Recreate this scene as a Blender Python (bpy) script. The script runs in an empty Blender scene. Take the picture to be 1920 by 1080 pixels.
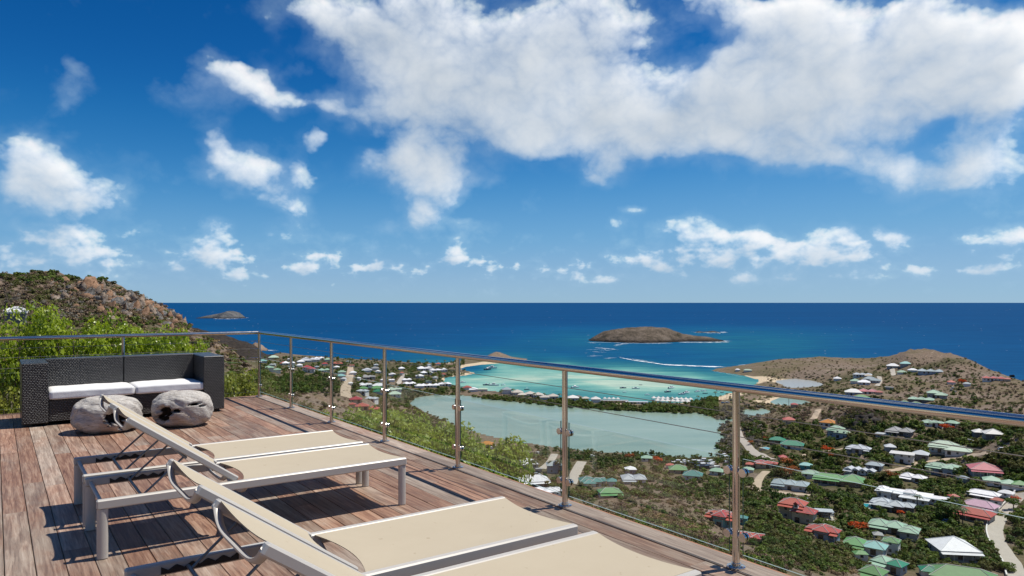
import bpy, math, random
import numpy as np
from mathutils import Vector
R = math.radians
rng = np.random.default_rng(7)
random.seed(7)
scene = bpy.context.scene
COL = scene.collection

# ---------------------------------------------------------------- camera
F = 1354.0                      # focal length in pixels of the 1920 wide photograph
HOR = 566.0                     # horizon row
CAMZ = 110.0                    # eye height above the sea
DECKZ = CAMZ - 1.5              # terrace floor
cam_d = bpy.data.cameras.new('camera'); cam = bpy.data.objects.new('camera', cam_d); COL.objects.link(cam)
cam.location = (0, 0, CAMZ); cam.rotation_euler = (R(90), 0, 0)
cam_d.sensor_width = 36.0; cam_d.lens = F / 1920 * 36.0
cam_d.shift_y = (HOR - 540.0) / 1920.0
cam_d.clip_start = 0.05; cam_d.clip_end = 120000.0
scene.camera = cam

# ---------------------------------------------------------------- light
SUN_AZ, SUN_EL = R(69.8), R(64.0)          # clockwise from +Y, above the horizon
sun_dir = Vector((math.sin(SUN_AZ) * math.cos(SUN_EL), math.cos(SUN_AZ) * math.cos(SUN_EL), math.sin(SUN_EL)))
sun_d = bpy.data.lights.new('sun', 'SUN'); sun = bpy.data.objects.new('sun', sun_d); COL.objects.link(sun)
sun_d.energy = 5.0; sun_d.angle = R(0.53); sun_d.color = (1.0, 0.95, 0.87)
sun.rotation_euler = sun_dir.to_track_quat('Z', 'Y').to_euler()
sun.location = (60, 20, 200)

scene.view_settings.view_transform = 'Standard'; scene.view_settings.look = 'None'
scene.view_settings.exposure = 0.0; scene.view_settings.gamma = 1.0
scene.view_settings.use_curve_mapping = False
scene.render.engine = 'CYCLES'
scene.cycles.use_denoising = True
scene.cycles.max_bounces = 8; scene.cycles.transparent_max_bounces = 16
scene.cycles.sample_clamp_indirect = 6.0
scene.cycles.caustics_reflective = False; scene.cycles.caustics_refractive = False

# ---------------------------------------------------------------- sky with clouds
SKY_STRENGTH = 0.1
world = bpy.data.worlds.new('World'); scene.world = world; world.use_nodes = True

class NT:
    """small helper for building node trees"""
    def __init__(self, tree): self.t = tree; self.n = tree.nodes; self.l = tree.links
    def new(self, ty, **kw):
        n = self.n.new(ty)
        for k, v in kw.items(): setattr(n, k, v)
        return n
    def put(self, sock, v):
        if v is None: return
        if hasattr(v, 'is_output'): self.l.new(v, sock)
        else: sock.default_value = v
    def math(self, op, a, b=None, c=None, clamp=False):
        n = self.new('ShaderNodeMath', operation=op, use_clamp=clamp)
        for i, v in enumerate((a, b, c)): self.put(n.inputs[i], v)
        return n.outputs[0]
    def vmath(self, op, a, b=None, c=None, out=0):
        n = self.new('ShaderNodeVectorMath', operation=op)
        for i, v in enumerate((a, b, c)): self.put(n.inputs[i], v)
        return n.outputs[out]
    def mix(self, f, a, b, blend='MIX'):
        n = self.new('ShaderNodeMix', data_type='RGBA', blend_type=blend)
        self.put(n.inputs[0], f); self.put(n.inputs[6], a); self.put(n.inputs[7], b)
        return n.outputs[2]
    def noise(self, vec, scale, detail=6.0, rough=0.55, dist=0.0, out=0):
        n = self.new('ShaderNodeTexNoise')
        self.put(n.inputs['Vector'], vec); self.put(n.inputs['Scale'], scale); n.inputs['Detail'].default_value = detail
        n.inputs['Roughness'].default_value = rough; n.inputs['Distortion'].default_value = dist
        return n.outputs[out]
    def ramp(self, f, stops, interp='LINEAR'):
        n = self.new('ShaderNodeValToRGB'); cr = n.color_ramp; cr.interpolation = interp
        while len(cr.elements) < len(stops): cr.elements.new(0.5)
        for e, (p, c) in zip(cr.elements, stops):
            e.position = p; e.color = (c, c, c, 1) if isinstance(c, (int, float)) else (*c, 1)
        self.put(n.inputs[0], f)
        return n.outputs[0]
    def smooth(self, v, lo, hi, a=0.0, b=1.0):
        n = self.new('ShaderNodeMapRange', interpolation_type='SMOOTHSTEP')
        self.put(n.inputs[0], v); n.inputs[1].default_value = lo; n.inputs[2].default_value = hi
        n.inputs[3].default_value = a; n.inputs[4].default_value = b
        return n.outputs[0]

def azel(u, v):
    a = math.atan2(u - 960.0, F); return a, math.atan2(HOR - v, math.hypot(F, u - 960.0))

# the cloud banks: centre and half size (in the photograph's pixels, turned into sky angles), strength
BANKS = [
 (560,20,95,38,.62),(640,70,90,50,.62),(740,60,110,90,.9),(760,170,95,60,.75),(860,80,150,110,1.05),(930,200,170,80,1.05),(780,300,80,70,.85),
 (840,340,70,45,.85),(730,320,70,45,.5),(795,405,48,34,.8),(720,430,30,16,.42),(860,470,40,24,.62),(1000,90,60,80,.75),(1050,210,150,85,1.05),(1130,60,95,95,1.05),(1200,210,160,75,1.1),
 (1330,240,170,60,1.1),(1330,20,80,50,.75),(1450,50,80,60,.9),(1380,140,90,60,.8),(1480,130,130,80,1.05),(1560,60,75,60,.85),(1560,190,180,90,1.05),(1700,60,90,70,1.0),
 (1740,30,50,55,.8),(1680,150,150,80,1.05),(1800,90,110,70,1.0),(1875,70,45,45,.75),(1830,160,140,60,1.0),(1900,170,60,80,.9),(1480,295,90,32,.75),(1600,300,110,35,.75),(1740,330,120,45,.72),(1700,210,60,100,.5),
 (1870,290,110,75,.75),(1140,322,48,30,.62),(1120,340,34,18,.3),(1230,290,70,22,.4),
 (430,140,62,36,.66),(480,165,60,36,.66),(540,195,50,24,.62),(620,190,50,20,.5),(660,215,50,28,.55),(370,195,70,38,.36),(150,160,52,42,.4),
 (45,300,70,62,.95),(20,360,100,48,.85),(110,350,80,60,.62),(190,350,75,60,.42),(400,265,36,36,.6),(450,310,55,45,.68),(520,345,80,40,.62),(570,390,50,26,.6),(605,262,26,22,.6),(590,310,40,40,.4),(380,320,50,30,.4),
 (60,455,90,34,.58),(150,445,75,34,.55),(210,490,80,26,.52),(40,495,70,24,.58),(410,425,50,28,.62),(400,470,60,32,.7),(440,505,60,18,.48),(540,432,60,20,.42),(280,430,50,18,.38),(330,500,30,12,.38),(560,500,30,10,.42),(670,505,40,10,.38),(1120,520,60,10,.45),(990,505,40,12,.45),(1420,525,80,9,.45),(1640,525,80,9,.45),(640,440,40,14,.4),(880,425,40,18,.42),
 (600,488,60,20,.45),(730,500,46,16,.48),(800,497,24,16,.45),(900,500,60,22,.42),
 (1300,430,58,28,.9),(1370,452,50,26,.7),(1310,490,100,30,.72),(1430,445,40,28,.78),(1510,480,100,34,.75),(1560,440,55,32,.72),(1600,495,60,20,.7),(1650,430,28,18,.55),(1700,450,50,22,.66),(1840,455,50,24,.66),(1900,440,40,18,.5),(1750,505,110,14,.4),
 (1072,500,24,18,.6),(1185,393,28,14,.55),(1160,427,22,12,.5),(1200,500,40,24,.42),(1880,495,70,20,.45),(1730,385,40,10,.35)]
blobs = []
for (u, v, ru, rv, s) in BANKS:
    a, e = azel(u, v); a2, _ = azel(u + ru, v); _, e2 = azel(u, v - rv)
    blobs.append((a, e, max(abs(a2 - a), .006), max(abs(e2 - e), .006), s))
brng = random.Random(3)
for i in range(24):              # the same kind of sky goes on all round
    a = R(brng.uniform(43, 317)); a = a if a < math.pi else a - 2 * math.pi
    e = R(brng.choice([brng.uniform(3, 12), brng.uniform(10, 30), brng.uniform(20, 60)]))
    k = .35 + 1.4 * e
    blobs.append((a, e, brng.uniform(.08, .2) * k * 1.2, brng.uniform(.04, .1) * k * 1.2, brng.uniform(.5, 1.0)))
for i in range(4):
    blobs.append((R(brng.uniform(-40, 40)), R(brng.uniform(30, 70)), brng.uniform(.1, .3), brng.uniform(.05, .12), brng.uniform(.5, .9)))

def perlin2(x, y, seed):
    """gradient noise on arrays, about -0.7..0.7"""
    xi = np.floor(x).astype(np.int64); yi = np.floor(y).astype(np.int64)
    xf = (x - xi).astype(np.float32); yf = (y - yi).astype(np.float32)
    pr = np.random.default_rng(seed); ang = pr.uniform(0, 2 * np.pi, 65536).astype(np.float32)
    gx, gy = np.cos(ang), np.sin(ang)
    def gd(ix, iy, dx, dy):
        h = (ix * 374761393 + iy * 668265263) & 0xffffffff
        h = ((h ^ (h >> 13)) * 1274126177) & 0xffff
        return gx[h] * dx + gy[h] * dy
    u = xf * xf * xf * (xf * (xf * 6 - 15) + 10); v = yf * yf * yf * (yf * (yf * 6 - 15) + 10)
    a = gd(xi, yi, xf, yf); b = gd(xi + 1, yi, xf - 1, yf)
    c = gd(xi, yi + 1, xf, yf - 1); d = gd(xi + 1, yi + 1, xf - 1, yf - 1)
    return (a + (b - a) * u) + ((c + (d - c) * u) - (a + (b - a) * u)) * v

def fbm2(x, y, octaves, seed, gain=.5, billow=False):
    t = 0.0; amp = 1.0; tot = 0.0
    for o in range(octaves):
        n = perlin2(x * 2.03 ** o + 17.3 * o, y * 2.03 ** o - 9.1 * o, seed + o)
        if billow: n = np.abs(n) * 2.2 - .5
        t = t + n * amp; tot += amp; amp *= gain
    return t / tot * 1.5

def cloud_map(az, el):
    """cloud colour and cover for sky angles on a regular grid (rows go up)"""
    sc = 1.0 / (.30 + 1.1 * np.clip(el, .02, .9))               # clouds get smaller towards the horizon
    wx = fbm2(az * 9, el * 13, 5, 11); wy = fbm2(az * 9 + 40, el * 13, 5, 23)
    wk = .35 + .65 * np.clip(el / .25, 0, 1)
    a1 = az + .045 * wx * wk; e1 = el + .03 * wy * wk
    bank = np.zeros_like(az)
    for (a, e, ra, re, s) in blobs:
        m = (np.abs(az - a) < 3 * ra + .06) & (np.abs(el - e) < 3 * re + .05)
        if m.any():
            rows = np.where(m.any(1))[0]; cols = np.where(m.any(0))[0]
            sl = (slice(rows[0], rows[-1] + 1), slice(cols[0], cols[-1] + 1))
            r2 = ((a1[sl] - a) / ra) ** 2 + ((e1[sl] - e) / re) ** 2
            bank[sl] += s * np.exp(-.95 * r2 ** 1.3)
    bank = 1.35 * (1 - np.exp(-(bank / .95) ** 1.25))
    a2 = az + .012 * wx * wk; e2 = el + .009 * wy * wk
    small = np.clip(1 - el / .17, 0, 1); q = 1 + .9 * small
    b1 = fbm2(a2 * 17, e2 * 21, 6, 51, .5, True)                # cauliflower heads
    b2 = fbm2(a2 * 62, e2 * 76, 5, 91, .55, True)
    n1 = fbm2(a2 * 9 + 3, e2 * 12, 7, 71, .5)
    band = np.exp(-((el - .045) / .04) ** 2)
    pf = fbm2(a2 * 34, e2 * 60, 5, 211, .5)
    bank = bank + band * (.14 + 1.1 * np.clip(pf, -.35, 1))
    den = bank - .40 + .26 * b1 + .34 * n1 + (.06 + .15 * small) * b2
    thin = fbm2(a1 * 10 + 9, e1 * 16, 6, 131)
    rho = np.clip(den, 0, 1.0)
    return den, rho, thin, b1, n1

def shade(rho, step_az, step_el):
    """light that reaches each point: optical depth summed towards the sun, up and to the right"""
    tau = np.zeros_like(rho); H, W = rho.shape
    for i in range(1, 15):
        k = i * 1.35
        dx, dy = int(round(step_az * k)), int(round(step_el * k))
        sh = np.zeros_like(rho)
        sh[:H - dy, :W - dx] = rho[dy:, dx:]
        if dx: sh[:, W - dx:] = sh[:, W - dx - 1:W - dx]
        tau += sh * (1.0 if i < 8 else .7)
    return tau

def cloud_image(name, az0, az1, el0, el1, W, H):
    az, el = np.meshgrid(np.linspace(az0, az1, W, dtype=np.float32), np.linspace(el0, el1, H, dtype=np.float32))
    den, rho, thin, b1, n1 = cloud_map(az, el)
    px = W / (az1 - az0)
    tau = shade(rho, max(1.0, .0030 * px), max(1.0, .0034 * px))
    sun_l = np.exp(-.13 * tau); edge = np.exp(-.75 * tau)
    alpha = 1 - np.exp(-(3.0 + 2.6 * edge) * np.clip(den, 0, None) ** (1.4 - .15 * edge))
    veil = np.clip(den + .36, 0, 1) ** 1.15 * np.clip(thin + .45, 0, 1.1) * .7        # wispy fringe
    alpha = np.clip(np.maximum(alpha, veil), 0, 1)
    big = fbm2(az * 7 + 5, el * 11, 4, 171)
    lum = .69 + .21 * sun_l + .22 * edge + .13 * np.clip(big, -1, 1) + .03 * np.clip(b1, -.5, 1) * np.clip(rho * 3, 0, 1)
    # thin grey parts far from the light take the blue of the air
    blue = np.clip(1 - lum, 0, 1) * 1.05
    rgb = np.stack([lum * (1 - .5 * blue), lum * (1 - .26 * blue), lum * (1 - .02 * blue)], -1)
    thinness = (1 - alpha)[..., None]
    rgb = rgb * (1 - thinness * np.array([.42, .2, .02], dtype=np.float32))
    fade = np.clip(el / .10, 0, 1) ** .8
    alpha = alpha * (.25 + .75 * fade) * np.clip((el + .002) / .012, 0, 1)
    d_sun = np.hypot((az - SUN_AZ) * np.cos(SUN_EL), el - SUN_EL)
    alpha = alpha * np.clip((d_sun - .10) / .12, 0, 1)                     # the sun stands in a clear gap
    return np.clip(rgb, 0, 1.0).astype(np.float32), alpha.astype(np.float32)

def to_image(name, rgb, alpha):
    H, W = alpha.shape
    im = bpy.data.images.new(name, W, H, alpha=True, float_buffer=True)
    im.colorspace_settings.name = 'Non-Color'; im.alpha_mode = 'CHANNEL_PACKED'
    im.pixels.foreach_set(np.concatenate([rgb, alpha[..., None]], -1).astype(np.float32).ravel())
    im.update(); im.pack()
    return im

FRONT = (R(-46), R(46), R(-1), R(41)); ROUND = (-math.pi, math.pi, R(-1), R(90))
def build_world():
    T = NT(world.node_tree); T.n.clear()
    out = T.new('ShaderNodeOutputWorld'); bg = T.new('ShaderNodeBackground')
    bg.inputs['Strength'].default_value = SKY_STRENGTH
    sky = T.new('ShaderNodeTexSky', sky_type='NISHITA'); sky.sun_disc = False
    sky.sun_elevation = SUN_EL; sky.sun_rotation = SUN_AZ; sky.altitude = 100
    sky.air_density = 0.7; sky.dust_density = 0.0; sky.ozone_density = 3.0
    tc = T.new('ShaderNodeTexCoord'); d = T.vmath('NORMALIZE', tc.outputs['Generated'])
    # a polarised, deep blue rendering of that sky
    cv = T.new('ShaderNodeRGBCurve'); T.l.new(T.vmath('MULTIPLY', sky.outputs[0], (.1, .1, .1)), cv.inputs['Color'])
    for ch, pts in enumerate((((0, 0), (.107, .005), (.15, .02), (.287, .14), (.5, .265), (.75, .32), (1, .36)),
                              ((0, 0), (.19, .098), (.26, .172), (.45, .365), (.66, .46), (.8, .50), (1, .54)),
                              ((0, 0), (.35, .325), (.46, .455), (.65, .635), (.8, .69), (1, .75)))):
        c = cv.mapping.curves[ch]
        while len(c.points) < len(pts): c.points.new(.5, .5)
        for q, p in zip(c.points, pts): q.location = p
    cv.mapping.update()
    col = T.vmath('MULTIPLY', cv.outputs[0], (10, 10, 10))
    sp = T.new('ShaderNodeSeparateXYZ'); T.l.new(d, sp.inputs[0])
    az = T.math('ARCTAN2', sp.outputs[0], sp.outputs[1]); el = T.math('ARCSINE', sp.outputs[2])
    for nm, (a0, a1, e0, e1), W, H in (('clouds_round', ROUND, 1080, 270), ('clouds_front', FRONT, 1840, 840)):
        rgb, al = cloud_image(nm, a0, a1, e0, e1, W, H)
        if nm == 'clouds_round':          # the finer map takes over in front
            azr = np.linspace(a0, a1, W)[None, :]; elr = np.linspace(e0, e1, H)[:, None]
            al = np.where((azr > FRONT[0] + .01) & (azr < FRONT[1] - .01) & (elr < FRONT[3] - .01), 0, al)
        im = to_image(nm, rgb, al)
        cb = T.new('ShaderNodeCombineXYZ')
        T.l.new(T.math('MULTIPLY_ADD', az, 1 / (a1 - a0), -a0 / (a1 - a0)), cb.inputs[0])
        T.l.new(T.math('MULTIPLY_ADD', el, 1 / (e1 - e0), -e0 / (e1 - e0)), cb.inputs[1])
        tx = T.new('ShaderNodeTexImage', image=im, interpolation='Linear', extension='CLIP'); T.l.new(cb.outputs[0], tx.inputs[0])
        bright = T.vmath('MULTIPLY', tx.outputs[0], (10.2, 10.2, 10.2))
        col = T.mix(tx.outputs[1], col, bright)
    T.l.new(col, bg.inputs['Color'])
    T.l.new(bg.outputs[0], out.inputs['Surface'])
    world.cycles.sampling_method = 'MANUAL'; world.cycles.sample_map_resolution = 512
build_world()

# ---------------------------------------------------------------- helpers
def tag(o, label=None, cat=None, group=None, kind=None):
    if label: o['label'] = label
    if cat: o['category'] = cat
    if group: o['group'] = group
    if kind: o['kind'] = kind
    return o

def thing(name, label, cat, loc=(0, 0, 0), rz=0.0, group=None):
    o = bpy.data.objects.new(name, None); COL.objects.link(o)
    o.location = loc; o.rotation_euler = (0, 0, rz); o.empty_display_size = .3
    return tag(o, label, cat, group)

def link_mesh(name, me, parent=None, loc=None, rot=None, scale=None):
    o = bpy.data.objects.new(name, me); COL.objects.link(o)
    if parent is not None: o.parent = parent
    if loc is not None: o.location = loc
    if rot is not None: o.rotation_euler = rot
    if scale is not None: o.scale = scale
    return o

def np_mesh(name, V, Fq, mat=None, smooth=False, attrs=None, uv=None):
    """mesh from arrays; Fq is an (n,3) or (n,4) array or a list of tuples"""
    me = bpy.data.meshes.new(name)
    V = np.asarray(V, dtype=np.float32)
    if isinstance(Fq, np.ndarray):
        n, k = Fq.shape
        me.vertices.add(len(V)); me.vertices.foreach_set('co', V.ravel())
        me.loops.add(n * k); me.loops.foreach_set('vertex_index', Fq.astype(np.int32).ravel())
        me.polygons.add(n); me.polygons.foreach_set('loop_start', np.arange(0, n * k, k, dtype=np.int32))
        me.polygons.foreach_set('loop_total', np.full(n, k, dtype=np.int32))
        me.update(calc_edges=True)
    else:
        me.from_pydata(V.tolist(), [], Fq); me.update()
    if mat is not None:
        for m in (mat if isinstance(mat, (list, tuple)) else [mat]): me.materials.append(m)
    if smooth: me.polygons.foreach_set('use_smooth', np.ones(len(me.polygons), dtype=bool))
    for k, v in (attrs or {}).items():
        a = me.attributes.new(k, 'FLOAT', 'POINT'); a.data.foreach_set('value', np.asarray(v, dtype=np.float32))
    me.validate()
    return me

class MB:
    """collects simple solids into one mesh"""
    def __init__(self): self.v = []; self.f = []; self.m = []
    def add(self, vs, fs, mi=0):
        b = len(self.v); self.v += [tuple(p) for p in vs]
        self.f += [tuple(i + b for i in f) for f in fs]; self.m += [mi] * len(fs); return self
    def box(self, x0, x1, y0, y1, z0, z1, mi=0):
        return self.add([(x0,y0,z0),(x1,y0,z0),(x1,y1,z0),(x0,y1,z0),(x0,y0,z1),(x1,y0,z1),(x1,y1,z1),(x0,y1,z1)],
                        [(3,2,1,0),(4,5,6,7),(0,1,5,4),(1,2,6,5),(2,3,7,6),(3,0,4,7)], mi)
    def rbox(self, x0, x1, y0, y1, z0, z1, r, mi=0):
        """box with chamfered vertical and horizontal edges"""
        xs, ys, zs = (x0, x1), (y0, y1), (z0, z1); V = []; idx = {}
        for i in (0, 1):
            for j in (0, 1):
                for k in (0, 1):
                    sx, sy, sz = (r, -r)[i], (r, -r)[j], (r, -r)[k]
                    idx[i,j,k,0] = len(V); V.append((xs[i], ys[j] + sy, zs[k] + sz))
                    idx[i,j,k,1] = len(V); V.append((xs[i] + sx, ys[j], zs[k] + sz))
                    idx[i,j,k,2] = len(V); V.append((xs[i] + sx, ys[j] + sy, zs[k]))
        Fc = []
        for a in range(3):
            for s in (0, 1):
                q = []
                for (p, r2) in ((0,0),(1,0),(1,1),(0,1)):
                    c = [0, 0, 0]; c[a] = s; c[(a+1)%3] = p; c[(a+2)%3] = r2; q.append(idx[c[0],c[1],c[2],a])
                Fc.append(tuple(q if s else q[::-1]))
        for a in range(3):                       # edges along axis a
            b, c = (a+1)%3, (a+2)%3
            for p in (0, 1):
                for q in (0, 1):
                    e0 = [0,0,0]; e0[b] = p; e0[c] = q; e1 = list(e0); e1[a] = 1
                    f = (idx[(*e0, b)], idx[(*e1, b)], idx[(*e1, c)], idx[(*e0, c)])
                    Fc.append(f if (p == q) else f[::-1])
        for i in (0, 1):
            for j in (0, 1):
                for k in (0, 1):
                    t = (idx[i,j,k,0], idx[i,j,k,1], idx[i,j,k,2])
                    Fc.append(t if (i + j + k) % 2 else t[::-1])
        return self.add(V, Fc, mi)
    def tube(self, pts, r, n=8, cap=True, mi=0, flat=None):
        """round (or flattened: flat=(ra, rb, up)) bar along a polyline"""
        pts = [Vector(p) for p in pts]; rings = []
        up = Vector(flat[2]) if flat else None; last = None
        for i, p in enumerate(pts):
            d = (pts[min(i+1, len(pts)-1)] - pts[max(i-1, 0)]).normalized()
            ref = up if up is not None else (Vector((0,0,1)) if abs(d.z) < .9 else Vector((1,0,0)))
            if last is not None and up is None: ref = last
            a = (ref - d * ref.dot(d)).normalized(); b = d.cross(a); last = a
            rr = r[i] if isinstance(r, (list, tuple)) else r
            ra, rb = (flat[0], flat[1]) if flat else (rr, rr)
            rings.append([p + a * (math.cos(2*math.pi*k/n) * ra) + b * (math.sin(2*math.pi*k/n) * rb) for k in range(n)])
        V = [q for ring in rings for q in ring]; Fc = []
        for i in range(len(rings)-1):
            for k in range(n):
                Fc.append((i*n+k, i*n+(k+1)%n, (i+1)*n+(k+1)%n, (i+1)*n+k))
        if cap:
            Fc.append(tuple(range(n-1, -1, -1))); Fc.append(tuple((len(rings)-1)*n + k for k in range(n)))
        return self.add(V, Fc, mi)
    def mesh(self, name, mat, smooth=False):
        me = bpy.data.meshes.new(name); me.from_pydata(self.v, [], self.f)
        for m in (mat if isinstance(mat, (list, tuple)) else [mat]): me.materials.append(m)
        if any(self.m): me.polygons.foreach_set('material_index', np.array(self.m, dtype=np.int32))
        me.update()
        if smooth:
            me.polygons.foreach_set('use_smooth', np.ones(len(me.polygons), dtype=bool))
            me.set_sharp_from_angle(angle=R(38))
        return me
    def build(self, name, mat, parent=None, smooth=False, loc=None, rot=None):
        return link_mesh(name, self.mesh(name, mat, smooth), parent, loc, rot)

def box_uv(me, scale=1.0):
    uv = me.uv_layers.new(name='UVMap')
    for p in me.polygons:
        n = p.normal; a = max(range(3), key=lambda i: abs(n[i]))
        for li in p.loop_indices:
            c = me.vertices[me.loops[li].vertex_index].co
            uv.data[li].uv = ((c.y, c.z), (c.x, c.z), (c.x, c.y))[a]

def ordinal(n):
    ones = ['', 'first', 'second', 'third', 'fourth', 'fifth', 'sixth', 'seventh', 'eighth', 'ninth', 'tenth', 'eleventh', 'twelfth', 'thirteenth', 'fourteenth', 'fifteenth', 'sixteenth', 'seventeenth', 'eighteenth', 'nineteenth']
    tens = ['', '', 'twent', 'thirt', 'fort', 'fift', 'sixt', 'sevent', 'eight', 'ninet']
    if n < 20: return ones[n]
    if n >= 100: return 'hundredth' if n == 100 else 'hundred and ' + ordinal(n - 100)
    return tens[n // 10] + ('ieth' if n % 10 == 0 else 'y ' + ones[n % 10])

# ---------------------------------------------------------------- materials
MATS = {}
def new_mat(name):
    m = bpy.data.materials.new(name); m.use_nodes = True
    T = NT(m.node_tree); b = m.node_tree.nodes['Principled BSDF']; MATS[name] = m
    return m, T, b

def plain(name, col, rough=.6, metal=0.0, spec=.5, var=.08, scale=6.0, bump=0.0, obj_var=0.0):
    """a paint-like surface with slight mottling"""
    if name in MATS: return MATS[name]
    m, T, b = new_mat(name)
    tc = T.new('ShaderNodeTexCoord')
    n = T.noise(tc.outputs['Object'], scale, 5.0, .6)
    c = T.mix(n, tuple(x * (1 - var) for x in col) + (1,), tuple(min(1, x * (1 + var)) for x in col) + (1,))
    if obj_var:
        oi = T.new('ShaderNodeObjectInfo'); hs = T.new('ShaderNodeHueSaturation')
        T.l.new(c, hs.inputs['Color']); T.l.new(T.math('MULTIPLY_ADD', oi.outputs['Random'], obj_var, 1 - obj_var / 2), hs.inputs['Value']); c = hs.outputs[0]
    T.l.new(c, b.inputs['Base Color'])
    b.inputs['Roughness'].default_value = rough; b.inputs['Metallic'].default_value = metal
    b.inputs['Specular IOR Level'].default_value = spec
    if bump:
        bp = T.new('ShaderNodeBump'); bp.inputs['Strength'].default_value = bump; bp.inputs['Distance'].default_value = .02
        T.l.new(T.noise(tc.outputs['Object'], scale * 6, 4.0, .6), bp.inputs['Height']); T.l.new(bp.outputs[0], b.inputs['Normal'])
    return m

def leaf_mat(name, c0, c1, rough=.5, transl=.3, spec=.35, rnd=.35):
    """leaves: each leaf takes a tone of its own between two greens"""
    m, T, b = new_mat(name)
    at = T.new('ShaderNodeAttribute', attribute_name='rnd')
    oi = T.new('ShaderNodeObjectInfo')
    f = T.math('MULTIPLY_ADD', T.math('SUBTRACT', oi.outputs['Random'], .5), rnd, at.outputs['Fac'], clamp=True)
    c = T.mix(f, (*c0, 1), (*c1, 1))
    T.l.new(c, b.inputs['Base Color']); b.inputs['Roughness'].default_value = rough
    b.inputs['Specular IOR Level'].default_value = spec
    if transl:
        tr = T.new('ShaderNodeBsdfTranslucent'); T.l.new(T.mix(.5, c, T.mix(1.0, c, (1.3, 1.35, .5, 1), 'MULTIPLY')), tr.inputs[0])
        mx = T.new('ShaderNodeMixShader'); mx.inputs[0].default_value = transl
        T.l.new(b.outputs[0], mx.inputs[1]); T.l.new(tr.outputs[0], mx.inputs[2])
        T.l.new(mx.outputs[0], m.node_tree.nodes['Material Output'].inputs['Surface'])
    return m

# ---------------------------------------------------------------- the shape of the land (metres, sea level 0, eye above the origin)
def PX(u, v, z=0.0):
    """ground point at height z that the photograph shows at pixel u, v"""
    y = F * (CAMZ - z) / (v - HOR); return ((u - 960.0) / F * y, y)

COAST = [(-2500, 500), (-1500, 1150), (-900, 1480), (-700, 1560), (-560, 1530), (-500, 1500)] + [PX(u, v) for u, v in
  [(560,668),(600,668),(660,673),(720,676),(780,680),(830,681),(850,679),(872,674),(905,668),(960,669),(990,673),(984,677),(940,681),(900,684),(872,688),(862,692),
   (878,696),(892,700),(872,704),(835,708),(832,716),(850,722),(870,728),(900,731),(960,736),(1000,741),(1050,747),(1120,753),(1200,757),(1290,754),(1335,747),
   (1372,736),(1400,726),(1420,718),(1422,712),(1405,707),(1380,702),(1350,698),(1335,695),(1342,691),(1380,686),(1420,682)]] + \
  [(560, 1340), (690, 1270), (715, 1080), (690, 950), (650, 850), (610, 750), (590, 640), (640, 480), (760, 300), (1100, -100), (1300, -900), (-2500, -900)]
POND = [PX(u, v) for u, v in [(770,757),(780,746),(815,741),(860,741),(905,747),(960,753),(1030,760),(1100,766),(1180,771),(1260,774),(1310,775),(1330,781),(1345,787),(1390,784),(1352,795),
  (1346,806),(1362,822),(1340,834),(1352,848),(1340,857),(1290,858),(1200,851),(1100,846),(1010,834),(930,820),(870,803),(810,778)]]
POND2 = [PX(u, v) for u, v in [(1452,714),(1490,710),(1530,715),(1543,721),(1525,728),(1500,730),(1478,726),(1462,719)]]
POND3 = [PX(u, v) for u, v in [(1445,752),(1462,745),(1500,748),(1520,755),(1505,762),(1480,762),(1455,758)]]
POND4 = [PX(u, v) for u, v in [(1384,776),(1400,769),(1432,767),(1448,772),(1425,778),(1400,782)]]

def poly_dist(px, py, poly):
    """signed distance, positive inside"""
    d = np.full(px.shape, 1e9); ins = np.zeros(px.shape, bool); n = len(poly)
    for i in range(n):
        x0, y0 = poly[i]; x1, y1 = poly[(i + 1) % n]
        ex, ey = x1 - x0, y1 - y0
        t = np.clip(((px - x0) * ex + (py - y0) * ey) / (ex * ex + ey * ey + 1e-9), 0, 1)
        d = np.minimum(d, np.hypot(px - x0 - t * ex, py - y0 - t * ey))
        c = ((y0 > py) != (y1 > py)) & (px < (x1 - x0) * (py - y0) / (y1 - y0 + 1e-12) + x0)
        ins ^= c
    return np.where(ins, d, -d)

DT = math.atan2(970.0, 1354.0)               # the terrace is turned by this
d1 = np.array([-math.sin(DT), math.cos(DT)]); d2 = np.array([math.cos(DT), math.sin(DT)])
def DK(s, t, z=0.0):
    p = d1 * s + d2 * t; return (float(p[0]), float(p[1]), DECKZ + z)

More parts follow.
